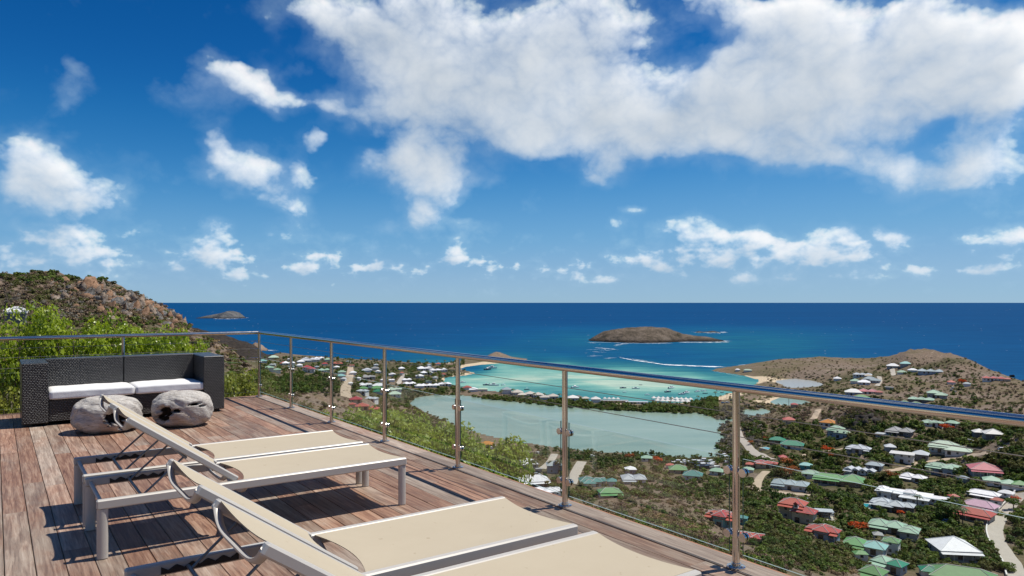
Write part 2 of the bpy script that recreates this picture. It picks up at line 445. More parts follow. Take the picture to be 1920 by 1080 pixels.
CTRL = []                                    # x, y, height
for (u, v, z) in [
  (500,676,3),(580,673,3),(680,678,3),(760,684,3),(830,690,2.5),(600,700,22),(655,696,14),(650,720,22),(690,722,14),(735,735,7),(720,760,14),(760,745,3),(690,745,24),
  (680,765,32),(760,790,14),(800,700,4),(780,715,4),(840,720,3),(930,662,14),(960,668,6),(905,672,4),(885,682,2),
  (1000,750,2),(1100,757,2),(1200,763,2),(1300,764,2),(1360,755,2),(1400,745,2.5),(1440,735,2.5),
  (950,848,3),(1000,860,5),(1100,870,5),(1200,870,4),(1300,880,5),(1370,870,4),(1390,800,3),(1420,800,8),(980,900,10),(1060,900,10),(1180,910,12),(1280,905,10),(1370,905,10),
  (1420,880,10),(1450,870,11),(1460,840,12),(1480,795,15),(1550,802,17),(1573,823,16),(1620,775,30),(1640,800,24),(1520,770,20),(1560,765,24),(1700,775,26),
  (1690,818,22),(1600,850,18),(1500,850,12),(1580,885,16),(1480,920,15),(1500,980,20),(1543,1013,22),(1405,1020,24),(1355,990,23),(1420,940,18),
  (1676,1008,16),(1625,1040,17),(1693,945,15),(1787,1050,15),(1805,1095,14),(1640,1090,18),(1900,1060,14),(1880,950,14),(1838,962,14),(1845,895,20),(1768,893,17),
  (1782,857,19),(1870,818,30),(1760,802,24),(1700,867,18),(1900,870,26),(1910,830,34),
  (1250,930,22),(1180,950,26),(1150,975,34),(1290,960,30),(1470,1050,36),(1560,1050,30),(1440,1020,33),
  (1430,690,8),(1480,682,12),(1560,678,13),(1640,678,13),(1500,700,8),(1580,700,10),(1620,710,14),(1600,740,18),(1690,690,20),(1740,665,36),(1700,671,31),(1790,674,34),(1840,690,26),(1690,705,17),(1740,702,18),
  (1820,720,20),(1750,745,20),(1715,756,20),(1865,716,23),(1890,745,24),(1850,780,26),(1780,775,25),(1660,735,17),(1620,760,22),
  (520,700,50),(560,720,45),(600,715,34),(620,730,40),(580,745,52),(640,760,42),(540,760,66),(600,790,62),(660,790,48),(700,800,40),(620,805,72),(560,790,78),(500,740,80),(700,775,34),
  (380,640,40),(440,654,22),(500,663,6)]:
    x, y = PX(u, v, z); CTRL.append((x, y, z))
# the ridge to the left, its near flank, and the slope under the terrace
for (u, v, Y) in [(-60,515,150),(0,513,145),(60,518,142),(110,521,140),(150,523,140),(200,533,138),(240,543,138),(285,561,136),(310,578,134),(335,592,132),(348,606,130),(385,632,128),(430,660,126),(480,708,122),
  (0,575,98),(100,590,95),(200,600,95),(300,625,95),(400,668,95),(455,702,95),(0,640,45),(150,655,45),(300,680,45),(420,710,45),
  (820,895,130),(900,930,110),(760,870,160),(1000,985,70),(1100,1005,50),(1250,1025,45),(1440,1075,30),(1600,1150,40),(1350,1010,80),(1280,985,110),(1230,965,160),(1400,1030,140),(1550,1095,120),(1750,1160,140),(1920,1200,140)]:
    CTRL.append(((u - 960) / F * Y, Y, CAMZ - (v - HOR) * Y / F))
for (s, t, z) in [(0,-4,-.5),(6,-4,-.5),(12,-4,-.6),(12,0,-.55),(12,3,-.7),(6,3,-.9),(0,3,-.9),(-6,0,-.4),(12.5,4.5,-1.5),(6,4.6,-1.7),(0,4.6,-1.7),(15,0,-.7),(16,4,-1.8),(20,1,-1.6),(20,-4,-1.0),(12,8,-4),(6,8,-3.9),(0,8,-3.6),(-6,8,-3.6)]:
    x, y, _ = DK(s, t); CTRL.append((x, y, DECKZ + z))
for p in [(-400,150,118),(-300,60,120),(-700,200,110),(-250,250,95),(-350,400,80),(-700,500,90),(-300,600,45),(-600,900,60),(-1000,900,80),(-250,1150,4),(-380,1100,10),(-1500,300,120),(-60,-80,116),(-200,-100,125),(100,-100,108),(300,-100,70),
          (0,-300,130),(-600,-300,140),(600,-300,50),(250,60,55),(400,150,22),(500,300,18),(-640,1400,62),(-590,1400,50),(-558,1400,39),(-527,1400,29),(-496,1405,19),(-460,1410,8),(-700,1420,72),(-2000,0,130),(300,1000,2),(60,640,0),(100,700,0)]:
    CTRL.append(p)
CT = np.array(CTRL, dtype=np.float64)

def rbf_fit(pts, val, c):
    d = np.sqrt(((pts[:, None] - pts[None]) ** 2).sum(-1) + c * c)
    A = -d; n = len(pts); P = np.c_[np.ones(n), pts / 1000.0]
    M = np.block([[A - np.eye(n) * 2.0, P], [P.T, np.zeros((3, 3))]])
    w = np.linalg.solve(M, np.r_[val, np.zeros(3)])
    def ev(x, y):
        sh = x.shape; x = x.ravel(); y = y.ravel(); out = np.empty(len(x))
        for i in range(0, len(x), 20000):
            q = np.c_[x[i:i+20000], y[i:i+20000]]
            dd = np.sqrt(((q[:, None] - pts[None]) ** 2).sum(-1) + c * c)
            out[i:i+20000] = -dd @ w[:n] + w[n] + (q / 1000.0) @ w[n+1:]
        return out.reshape(sh)
    return ev
# distances are compressed with range so that near detail and far hills weigh alike
def warp(x, y):
    r = np.hypot(x, y) + 1e-6; k = np.log1p(r / 40.0) * 400 / r; return x * k, y * k
wx_, wy_ = warp(CT[:, 0], CT[:, 1])
land_fit = rbf_fit(np.c_[wx_, wy_], CT[:, 2], 14.0)

def height_at(x, y, rough=True):
    h = land_fit(*warp(x, y))
    r = np.hypot(x, y)
    if rough:
        n = fbm2(x / 60.0, y / 60.0, 6, 401)
        far = np.clip((r - 35) / 120, 0, 1)
        h = h + n * (2.6 * far) * np.clip(h / 15, .1, 1)
        crag = np.clip((r - 300) / 200, 0, 1) * np.clip((h - 8) / 14, 0, 1)
        h = h + crag * (np.abs(fbm2(x / 22.0, y / 22.0, 5, 461)) * 8.0 - 2.0)
        ridge = np.clip((h - 85) / 12, 0, 1) * far * np.clip((x + 20) / -40, 0, 1)
        h = h + ridge * (np.abs(fbm2(x / 11.0, y / 11.0, 5, 431)) * 2.6 - 1.0)
    dl = poly_dist(x, y, COAST)
    for p in (POND, POND2, POND3, POND4): dl = np.where(dl > 0, np.minimum(dl, -poly_dist(x, y, p)), dl)
    cap = .35 + .07 * np.clip(dl, 0, None) + (np.clip(dl, 0, None) / 14.0) ** 2
    k = 2.0
    hs = np.where(dl > 0, -np.log(np.exp(-np.clip(np.maximum(h, .4), -50, 60) / k) + np.exp(-np.clip(cap, -50, 60) / k)) * k, 0)
    hs = np.where(cap > h + 8, h, hs)
    hs = np.maximum(hs, .35)
    hs = np.where(dl > 0, np.minimum(hs, np.maximum(cap, .3)), np.maximum(dl * .12, -12) - .4)
    return hs, dl

gx = np.unique(np.concatenate([np.linspace(-2400, -700, 30), np.linspace(-700, -160, 80), np.linspace(-160, 260, 190), np.linspace(260, 720, 90), np.linspace(720, 1300, 16)]))
gy = np.unique(np.concatenate([np.linspace(-800, -40, 20), np.linspace(-40, 180, 110), np.linspace(180, 560, 100), np.linspace(560, 1600, 140)]))
GX, GY = np.meshgrid(gx, gy); GH, GD = height_at(GX, GY)

def ground(x, y):
    """bilinear height of the terrain mesh"""
    x = np.asarray(x, float); y = np.asarray(y, float)
    i = np.clip(np.searchsorted(gx, x) - 1, 0, len(gx) - 2); j = np.clip(np.searchsorted(gy, y) - 1, 0, len(gy) - 2)
    fx = np.clip((x - gx[i]) / (gx[i+1] - gx[i]), 0, 1); fy = np.clip((y - gy[j]) / (gy[j+1] - gy[j]), 0, 1)
    return (GH[j, i] * (1-fx) + GH[j, i+1] * fx) * (1-fy) + (GH[j+1, i] * (1-fx) + GH[j+1, i+1] * fx) * fy
def shore(x, y):
    x = np.asarray(x, float); y = np.asarray(y, float)
    i = np.clip(np.searchsorted(gx, x), 0, len(gx) - 1); j = np.clip(np.searchsorted(gy, y), 0, len(gy) - 1); return GD[j, i]

RAY_Y = np.geomspace(14.0, 1700.0, 2600)
def hit(u, v):
    """where the line of sight through a pixel meets the land or the sea"""
    x = (u - 960.0) / F * RAY_Y; z = CAMZ - (v - HOR) / F * RAY_Y
    k = np.where(z <= np.maximum(ground(x, RAY_Y), 0.0))[0]
    if len(k) == 0: return None
    k = k[0]; return float(x[k]), float(RAY_Y[k]), float(max(ground(x[k], RAY_Y[k]), 0))

# ---------------------------------------------------------------- land surface
def blobs_mask(items, X, Y):
    m = np.zeros(X.shape)
    for (u, v, rx, ry) in items:
        p = hit(u, v)
        if p is None: continue
        m = np.maximum(m, np.exp(-(((X - p[0]) / rx) ** 2 + ((Y - p[1]) / ry) ** 2)))
    return m

def land_material():
    m, T, b = new_mat('dry_hillside')
    tc = T.new('ShaderNodeTexCoord'); P = tc.outputs['Object']
    A = lambda n: T.new('ShaderNodeAttribute', attribute_name=n).outputs['Fac']
    big = T.noise(P, .02, 6.0, .62); mid = T.noise(P, .11, 6.0, .65); fine = T.noise(P, .8, 5.0, .7); tiny = T.noise(P, 5.0, 4.0, .7)
    soil = T.ramp(mid, [(.3, (.10, .072, .055)), (.45, (.20, .155, .118)), (.55, (.15, .11, .082)), (.65, (.27, .215, .165)), (.75, (.17, .13, .10))])
    grass = T.ramp(T.noise(P, .35, 6.0, .7), [(.3, (.05, .05, .022)), (.45, (.11, .095, .055)), (.58, (.17, .14, .085)), (.72, (.09, .085, .04))])
    green = T.ramp(T.noise(P, .3, 6.0, .72), [(.3, (.022, .03, .012)), (.45, (.065, .07, .03)), (.55, (.12, .10, .06)), (.65, (.05, .06, .022)), (.78, (.15, .125, .08))])
    c = T.mix(T.smooth(T.math('ADD', big, T.math('MULTIPLY', fine, .35)), .55, .78), soil, grass)
    gf = T.math('MULTIPLY_ADD', T.math('SUBTRACT', mid, .5), 1.6, A('green'))
    c = T.mix(T.smooth(gf, .3, .75), c, green)
    rock = T.ramp(T.noise(P, .5, 8.0, .7), [(.3, (.06, .05, .045)), (.45, (.16, .125, .10)), (.6, (.27, .20, .15)), (.75, (.33, .28, .24))])
    c = T.mix(T.smooth(T.math('MULTIPLY_ADD', T.math('SUBTRACT', fine, .5), 1.2, A('rock')), .3, .7), c, rock)
    dark = T.ramp(T.noise(P, .15, 6.0, .65), [(.35, (.018, .016, .015)), (.6, (.045, .038, .034)), (.75, (.09, .075, .06))])
    c = T.mix(T.smooth(A('dark'), .25, .6), c, dark)
    bare = T.ramp(T.noise(P, .07, 7.0, .68), [(.34, (.11, .088, .072)), (.46, (.22, .175, .14)), (.55, (.155, .12, .095)), (.64, (.27, .215, .17)), (.75, (.36, .30, .24))])
    c = T.mix(T.smooth(T.math('MULTIPLY_ADD', T.math('SUBTRACT', fine, .5), .8, A('bare')), .3, .6), c, bare)
    sand = T.ramp(fine, [(.35, (.50, .40, .28)), (.65, (.62, .52, .38))])
    c = T.mix(T.smooth(A('sand'), .3, .6), c, sand)
    c = T.mix(T.math('MULTIPLY', T.math('SUBTRACT', 1.0, T.smooth(tiny, .34, .6)), .4), c, (.04, .03, .02, 1))
    c = T.mix(1.0, c, (1.12, 1.1, 1.05, 1), 'MULTIPLY')
    T.l.new(c, b.inputs['Base Color']); b.inputs['Roughness'].default_value = .95; b.inputs['Specular IOR Level'].default_value = .1
    bp = T.new('ShaderNodeBump'); bp.inputs['Strength'].default_value = .8; bp.inputs['Distance'].default_value = .5
    T.l.new(T.math('ADD', T.noise(P, .9, 8.0, .7), T.math('MULTIPLY', mid, 3.0)), bp.inputs['Height']); T.l.new(bp.outputs[0], b.inputs['Normal'])
    return m

slope = np.hypot(*np.gradient(GH, gy, gx)[::-1])
green_m = blobs_mask([(1450,830,60,70),(1600,830,70,60),(1750,830,70,50),(1560,890,60,60),(1700,930,60,50),(1860,920,50,50),(1450,890,40,40),(1300,860,60,30),(1150,860,60,30),(1010,870,50,40),(1650,1030,40,30),(1780,1000,40,30),
  (560,680,120,90),(700,690,120,120),(780,700,120,100),(700,735,60,60),(780,750,50,60),(850,725,60,60),(1050,752,120,30),(1200,764,120,22),(1330,770,60,40),(1620,705,60,50),(1740,695,60,30),(450,700,60,90)], GX, GY)
bare_m = blobs_mask([(1440,915,14,10),(1490,925,22,9),(1545,890,12,10),(1600,863,14,12),(1255,920,30,14),(1730,815,22,16),(1800,745,40,24),(1830,770,60,30),(1700,740,40,20),(1560,752,20,20),(1290,872,26,12),(1330,870,20,12),(960,850,30,14),(1000,855,30,12),
  (1810,1010,14,8),(1905,1010,14,12),(620,760,40,30),(590,730,40,40),(640,735,30,30),(700,760,20,20),(1530,700,50,30),(1590,688,50,30),(1860,850,20,14),(1400,895,10,12),(1790,700,70,30),(1400,1025,10,6)], GX, GY)
rock_m = np.clip((slope - .42) / .3, 0, 1) * np.clip((GH - 3) / 10, 0, 1)
rock_m = np.maximum(rock_m, blobs_mask([(930,662,50,40),(960,670,40,30)], GX, GY))
rock_m = np.maximum(rock_m, .62 * blobs_mask([(1740,672,60,50),(1800,690,50,50),(1850,705,50,60),(1895,745,50,60),(1700,675,40,40)], GX, GY))
rk = np.clip((GX + 110) / 20, 0, 1) * np.clip((-52 - GX) / 10, 0, 1) * np.clip((GY - 105) / 12, 0, 1) * np.clip((160 - GY) / 20, 0, 1); rock_m = np.maximum(rock_m, rk * .8)
dry_m = np.clip((-25 - GX) / 15, 0, 1) * np.clip((GY - 30) / 20, 0, 1) * np.clip((260 - GY) / 60, 0, 1); rock_m = np.maximum(rock_m, dry_m * .34)
dark_m = np.clip((GX + 900) / 50, 0, 1) * np.clip((-445 - GX) / 25, 0, 1) * np.clip((GY - 1230) / 60, 0, 1)
x_, y_ = PX(1610, 788, 24); dark_m = np.maximum(dark_m, np.exp(-(((GX - x_) / 16) ** 2 + ((GY - y_) / 22) ** 2)))
sand_near = blobs_mask([(890,684,80,60),(1330,748,60,26),(1370,740,50,40),(1420,712,30,40),(1250,756,80,14),(840,715,20,30),(1410,752,40,20),(880,703,30,30)], GX, GY)
sand_m = np.where((GD > -30) & (GD < 26), sand_near * np.clip((30 - GD) / 16, 0, 1), 0) + np.where((GD > 0) & (GD < 5) & (GH < 3), .35, 0)
nr, nc = GX.shape
idx = np.arange(nr * nc).reshape(nr, nc)
Fq = np.stack([idx[:-1, :-1], idx[:-1, 1:], idx[1:, 1:], idx[1:, :-1]], -1).reshape(-1, 4)
terrain = link_mesh('terrain', np_mesh('terrain', np.stack([GX, GY, GH], -1).reshape(-1, 3), Fq, land_material(), True,
    {'green': green_m.ravel(), 'bare': bare_m.ravel(), 'rock': rock_m.ravel(), 'dark': dark_m.ravel(), 'sand': sand_m.ravel()}))
tag(terrain, kind='structure')

# ---------------------------------------------------------------- the sea: colour follows depth and the sand or weed below
DEPTH = [(-200,580,0),(100,580,0),(500,595,0),(900,598,0),(1400,598,0),(1800,610,.02),(2200,640,.03),(600,640,.05),(640,660,.10),(740,660,.14),(820,672,.36),(760,674,.28),(700,668,.18),(900,648,.14),(980,640,.2),(1060,634,.26),(1090,640,.3),(1000,655,.22),(1060,662,.2),
  (1000,675,.36),(1100,683,.42),(1180,664,.22),(1300,662,.22),(1350,645,.34),(1450,648,.32),(1600,655,.15),(1530,640,.26),(1400,668,.22),(1250,680,.26),(1180,676,.27),(1320,692,.36),(1380,696,.5),(950,698,.84),(1000,712,.94),(1100,708,1.0),(1150,722,1.02),(1230,726,.97),(980,728,.7),(1050,736,.6),(1130,742,.62),
  (1250,742,.64),(1310,732,.74),(1390,716,.72),(1300,708,.9),(905,690,.4),(885,693,.3),(890,714,.86),(940,688,.85),(1850,690,.12),(1920,715,.14),(1700,650,.1),(1040,690,.76),(1200,700,.85),(1350,705,.6),(870,712,.8),(930,716,.92)]
dp = np.array([(*PX(u, v), d) for u, v, d in DEPTH]); ax_, ay_ = warp(dp[:, 0], dp[:, 1])
depth_fit = rbf_fit(np.c_[ax_, ay_], dp[:, 2] * 100, 4.0)
sx = np.unique(np.concatenate([-np.geomspace(900, 60000, 14), np.linspace(-900, 1000, 170), np.geomspace(1000, 60000, 14)]))
sy = np.unique(np.concatenate([np.linspace(-20000, 300, 6), np.linspace(300, 1700, 150), np.geomspace(1700, 90000, 70)]))
SX, SY = np.meshgrid(sx, sy)
shal = depth_fit(*warp(SX, SY)) / 100
shal = np.where(SY > 3200, np.clip(1 - (SY - 3200) / 900, 0, 1) * shal, shal); shal = np.where((SY < 350) | (np.abs(SX) > 1400), np.minimum(shal, .1), shal)
def sea_material():
    m, T, b = new_mat('sea_water')
    tc = T.new('ShaderNodeTexCoord'); P = tc.outputs['Object']
    sh = T.new('ShaderNodeAttribute', attribute_name='shallow').outputs['Fac']
    st = T.vmath('MULTIPLY', P, (.35, 1, 1))
    weed = T.noise(st, .012, 7.0, .62, .6); weed2 = T.noise(st, .045, 6.0, .65)
    amp = T.smooth(sh, .05, .6, .10, .8)
    f = T.math('MULTIPLY_ADD', T.math('SUBTRACT', weed, .5), amp, sh); f = T.math('MULTIPLY_ADD', T.math('SUBTRACT', weed2, .5), T.math('MULTIPLY', amp, .5), f)
    c = T.ramp(f, [(0.0, (.0006, .051, .155)), (.14, (.0012, .066, .178)), (.32, (.005, .095, .175)), (.55, (.03, .165, .195)), (.75, (.10, .285, .265)), (.92, (.22, .39, .33)), (1.0, (.34, .45, .37))])
    wide = T.noise(T.vmath('MULTIPLY', P, (.12, 1, 1)), .0016, 6.0, .6)
    c = T.mix(T.math('MULTIPLY', T.smooth(wide, .4, .7), .35), c, T.mix(1.0, c, (1.3, 1.35, 1.3, 1), 'MULTIPLY'))
    rip = T.noise(T.vmath('MULTIPLY', P, (.22, 1, 1)), .03, 9.0, .72)
    c = T.mix(T.smooth(rip, .3, .7), T.mix(1.0, c, (.80, .84, .88, 1), 'MULTIPLY'), T.mix(1.0, c, (1.2, 1.14, 1.1, 1), 'MULTIPLY'))
    w = T.math('ADD', T.noise(T.vmath('MULTIPLY', P, (.5, 1, 1)), .06, 8.0, .72), T.math('MULTIPLY', T.noise(P, .6, 5.0, .7), .25))
    bp = T.new('ShaderNodeBump'); bp.inputs['Strength'].default_value = .5; bp.inputs['Distance'].default_value = 5.0
    T.l.new(w, bp.inputs['Height'])
    df = T.new('ShaderNodeBsdfDiffuse'); T.l.new(c, df.inputs['Color']); T.l.new(bp.outputs[0], df.inputs['Normal'])
    gl = T.new('ShaderNodeBsdfGlossy'); gl.inputs['Roughness'].default_value = .3; T.l.new(bp.outputs[0], gl.inputs['Normal'])
    mx = T.new('ShaderNodeMixShader'); mx.inputs[0].default_value = .035; T.l.new(df.outputs[0], mx.inputs[1]); T.l.new(gl.outputs[0], mx.inputs[2])
    T.l.new(mx.outputs[0], m.node_tree.nodes['Material Output'].inputs['Surface'])
    return m
nr, nc = SX.shape; idx = np.arange(nr * nc).reshape(nr, nc)
Fq = np.stack([idx[:-1, :-1], idx[:-1, 1:], idx[1:, 1:], idx[1:, :-1]], -1).reshape(-1, 4)
sea = link_mesh('sea', np_mesh('sea', np.stack([SX, SY, SX * 0], -1).reshape(-1, 3), Fq, sea_material(), False, {'shallow': shal.ravel()}))
tag(sea, kind='structure')

def pond_material():
    m, T, b = new_mat('pond_water')
    P = T.new('ShaderNodeTexCoord').outputs['Object']
    n = T.noise(T.vmath('MULTIPLY', P, (.22, 1, 1)), .022, 8.0, .68, .7)
    c = T.ramp(n, [(.30, (.15, .235, .19)), (.45, (.205, .292, .232)), (.55, (.225, .31, .247)), (.7, (.265, .34, .277))])
    T.l.new(c, b.inputs['Base Color']); b.inputs['Roughness'].default_value = .22; b.inputs['Specular IOR Level'].default_value = .12
    bp = T.new('ShaderNodeBump'); bp.inputs['Strength'].default_value = .15; bp.inputs['Distance'].default_value = .6
    T.l.new(T.noise(P, .5, 5.0, .6), bp.inputs['Height']); T.l.new(bp.outputs[0], b.inputs['Normal'])
    return m
pm = pond_material()
pm2 = plain('silty_pond', (.33, .33, .30), .25, var=.12, scale=.02)
for i, (poly, mt) in enumerate(((POND, pm), (POND2, pm2), (POND3, pm), (POND4, pm))):
    px_, py_ = np.array(poly).T; st = 7.0; X, Y = np.meshgrid(np.arange(px_.min() - 14, px_.max() + 14, st), np.arange(py_.min() - 14, py_.max() + 14, st))
    inside = poly_dist(X, Y, poly) > -9; nr, nc = X.shape; idx = np.arange(nr * nc).reshape(nr, nc)
    ok = inside[:-1, :-1] & inside[:-1, 1:] & inside[1:, 1:] & inside[1:, :-1]
    Fq = np.stack([idx[:-1, :-1], idx[:-1, 1:], idx[1:, 1:], idx[1:, :-1]], -1)[ok]
    used = np.unique(Fq); remap = -np.ones(nr * nc, int); remap[used] = np.arange(len(used))
    V = np.stack([X, Y, X * 0 + .12], -1).reshape(-1, 3)[used]
    o = link_mesh('pond', np_mesh('pond', V, remap[Fq], mt)); tag(o, kind='structure')

# ---------------------------------------------------------------- islands and reefs
def island(label, pts, Y, depth, mat, rough=1.0, name='island', nx=200, ny=70):
    """skyline given as pixels seen at distance Y; the rock is as deep as it is told"""
    us = np.array([p[0] for p in pts], float); zs = np.array([CAMZ - (p[1] - HOR) * Y / F for p in pts])
    xs = (us - 960) / F * Y; X = np.linspace(xs[0], xs[-1], nx); Z = np.interp(X, xs, zs)
    t = np.linspace(-1, 1, ny); XX, TT = np.meshgrid(X, t); ZZ = np.tile(Z, (ny, 1))
    wob = 1 + .25 * np.sin(XX / (xs[-1] - xs[0]) * 9) ; YY = Y + TT * depth * wob * (.35 + .65 * np.sqrt(np.clip(ZZ / zs.max(), 0, 1)))
    prof = np.clip(1 - np.abs(TT) ** 2.4, 0, 1)
    sz = (xs[-1] - xs[0]) / 400.0; n = fbm2(XX / (45.0 * sz), YY / (45.0 * sz), 6, 77) - 1.1 * np.abs(fbm2(XX / (30.0 * sz), YY / (30.0 * sz), 5, 79)) + .35
    ZZ = ZZ * prof * (1 + .55 * n * rough * (1 - prof * .75)) + n * 3.0 * rough * prof ** .3 - 2.0 * (1 - prof)
    idx = np.arange(nx * ny).reshape(ny, nx); Fq = np.stack([idx[:-1, :-1], idx[:-1, 1:], idx[1:, 1:], idx[1:, :-1]], -1).reshape(-1, 4)
    o = link_mesh(name, np_mesh(name, np.stack([XX, YY, ZZ], -1).reshape(-1, 3), Fq, mat, True)); tag(o, label, kind='structure'); return o
def rock_mat(name, a, b_, c_, sc, wet=0.0):
    m, T, b = new_mat(name); P = T.new('ShaderNodeTexCoord').outputs['Object']; ge = T.new('ShaderNodeNewGeometry')
    n = T.noise(P, sc, 8.0, .68); n2 = T.noise(P, sc * 9, 4.0, .65)
    c = T.ramp(T.math('MULTIPLY_ADD', n2, .35, T.math('MULTIPLY', n, .75)), [(.36, a), (.52, b_), (.66, c_)])
    if wet:                                  # wave-washed rock is black along the water
        sz = T.new('ShaderNodeSeparateXYZ'); T.l.new(P, sz.inputs[0]); hgt = T.math('MULTIPLY_ADD', T.noise(P, sc * 4, 5.0, .7), -wet * 2.2, sz.outputs[2])
        c = T.mix(T.smooth(hgt, -wet * .9, wet * .6), (.03, .026, .024, 1), c)
    T.l.new(c, b.inputs['Base Color']); b.inputs['Roughness'].default_value = .95; b.inputs['Specular IOR Level'].default_value = .1
    bp = T.new('ShaderNodeBump'); bp.inputs['Strength'].default_value = 1.0; bp.inputs['Distance'].default_value = .2 / sc
    T.l.new(T.noise(P, sc * 5, 8.0, .7), bp.inputs['Height']); T.l.new(bp.outputs[0], b.inputs['Normal'])
    return m
isl_mat = rock_mat('island_scrub', (.035, .036, .022), (.125, .098, .072), (.22, .175, .135), .035, 6.0)
far_mat = rock_mat('far_island_rock', (.055, .06, .07), (.10, .105, .11), (.16, .155, .15), .02, 6.0)
reef_mat = rock_mat('reef_rock', (.03, .026, .024), (.07, .06, .05), (.12, .10, .08), .08)
tan_mat = rock_mat('sea_stack_rock', (.12, .085, .06), (.24, .17, .12), (.32, .24, .18), .05)
island('brown scrub covered island in the open sea', [(1098,641.5),(1108,636),(1118,630),(1132,622),(1160,617.5),(1200,614),(1235,614.5),(1252,616),(1264,621),(1280,626),(1300,629.5),(1330,633),(1350,637),(1360,641)], 2060, 110, isl_mat, .5)
island('small grey islet far out', [(372,596.5),(385,593),(400,590),(415,587.5),(432,583),(442,585.5),(450,591),(458,596.5)], 4900, 140, far_mat, .4)
island('tan rock stack off the dark headland', [(462,657),(470,650),(478,643),(486,646),(494,652),(502,656.5)], 1640, 26, tan_mat, .8, nx=30, ny=16)
island('low black reef behind the island', [(1298,624.5),(1310,621.5),(1322,622.5),(1335,620.5),(1346,622.5),(1358,624.5)], 2600, 20, reef_mat, .5, nx=40, ny=12)

# breaking waves and foam: jagged strips lying just over the water
def foam():
    m, T, b = new_mat('sea_foam'); b.inputs['Base Color'].default_value = (.82, .86, .88, 1); b.inputs['Roughness'].default_value = .8
    V = []; Fc = []
    lines = [([(1160,670),(1185,675),(1215,679),(1245,683.5),(1290,685.5),(1325,687),(1362,687.5)], 17, 1.0), ([(1172,672),(1200,675),(1232,680)], 6, .6), ([(1112,651),(1132,653),(1160,655.5)], 9, .8), ([(1120,656),(1150,658)], 5, .7),
             ([(1150,648),(1168,644),(1186,642.5)], 9, .9), ([(1128,654),(1140,656)], 7, .7), ([(1098,656),(1130,655)], 4, .6), ([(1268,641.5),(1300,641.6),(1330,641.6),(1372,640.6)], 13, .95), ([(1345,638.5),(1372,638.8)], 10, .9), ([(1180,643),(1230,643.4),(1262,642.8)], 8, .8), ([(1098,642),(1120,643)], 8, .9), ([(1105,659),(1140,661)], 6, .7), ([(1100,642),(1180,642.5),(1240,642.5)], 4, .5), ([(1098,668),(1135,667)], 5, .6), ([(1130,672),(1160,671)], 7, .7),
             ([(1296,622.6),(1320,623.5),(1345,623.8),(1362,622)], 16, .9), ([(396,596.6),(430,597.4),(446,597.0),(466,595.2)], 60, .95), ([(494,656.5),(510,656.8),(524,656)], 10, .9), ([(1000,657),(1012,657)], 4, .6), ([(1330,694),(1345,697.5),(1400,708)], 3, .4), ([(1380,685.5),(1420,681.5)], 4, .5)]
    def strip(pts, w, k):
        P = [PX(u, v) for u, v in pts]; out = []
        for i in range(len(P) - 1):
            n = max(4, int(math.dist(P[i], P[i+1]) / 3))
            for j in range(n): t = j / n; out.append((P[i][0] * (1-t) + P[i+1][0] * t, P[i][1] * (1-t) + P[i+1][1] * t))
        base = len(V); ph = random.uniform(0, 99)
        xs = np.arange(len(out)) * .23 + ph
        n1 = fbm2(xs, xs * 0 + ph, 5, 500); n2 = fbm2(xs, xs * 0 + ph + 9, 5, 520)
        for i, (x, y) in enumerate(out):
            e = min(1, i / 6, (len(out) - 1 - i) / 6); ww = w * e * max(0.04, .55 + 1.1 * n1[i]) ; oy = n2[i] * w * .5
            V.append((x, y + oy - ww * .5, .25)); V.append((x, y + oy + ww * .5, .25))
            if i and (n1[i] > -.5 or k > .85): Fc.append((base+2*i-2, base+2*i, base+2*i+1, base+2*i-1))
    for pts, w, k in lines:
        strip(pts, w, k)
        if k > .75: strip([(u + 3, v + .9) for u, v in pts], w * .6, .6)
    for i in range(260):                      # white caps
        v = 566 + random.choice([random.uniform(9, 60), random.uniform(20, 100)]); u = random.uniform(330, 1990)
        x, y = PX(u, v)
        if shore(x, y) > -60 and y < 1600: continue
        s = random.uniform(.2, .75) * y / 900; base = len(V)
        V += [(x - 2.2*s, y, .22), (x, y - .8*s, .22), (x + 2.6*s, y + .2*s, .22), (x + .3*s, y + .9*s, .22)]; Fc.append((base, base+1, base+2, base+3))
    o = link_mesh('sea_foam', np_mesh('sea_foam', V, Fc, m)); tag(o, 'white breaking waves and foam on the blue sea', kind='stuff')
foam()

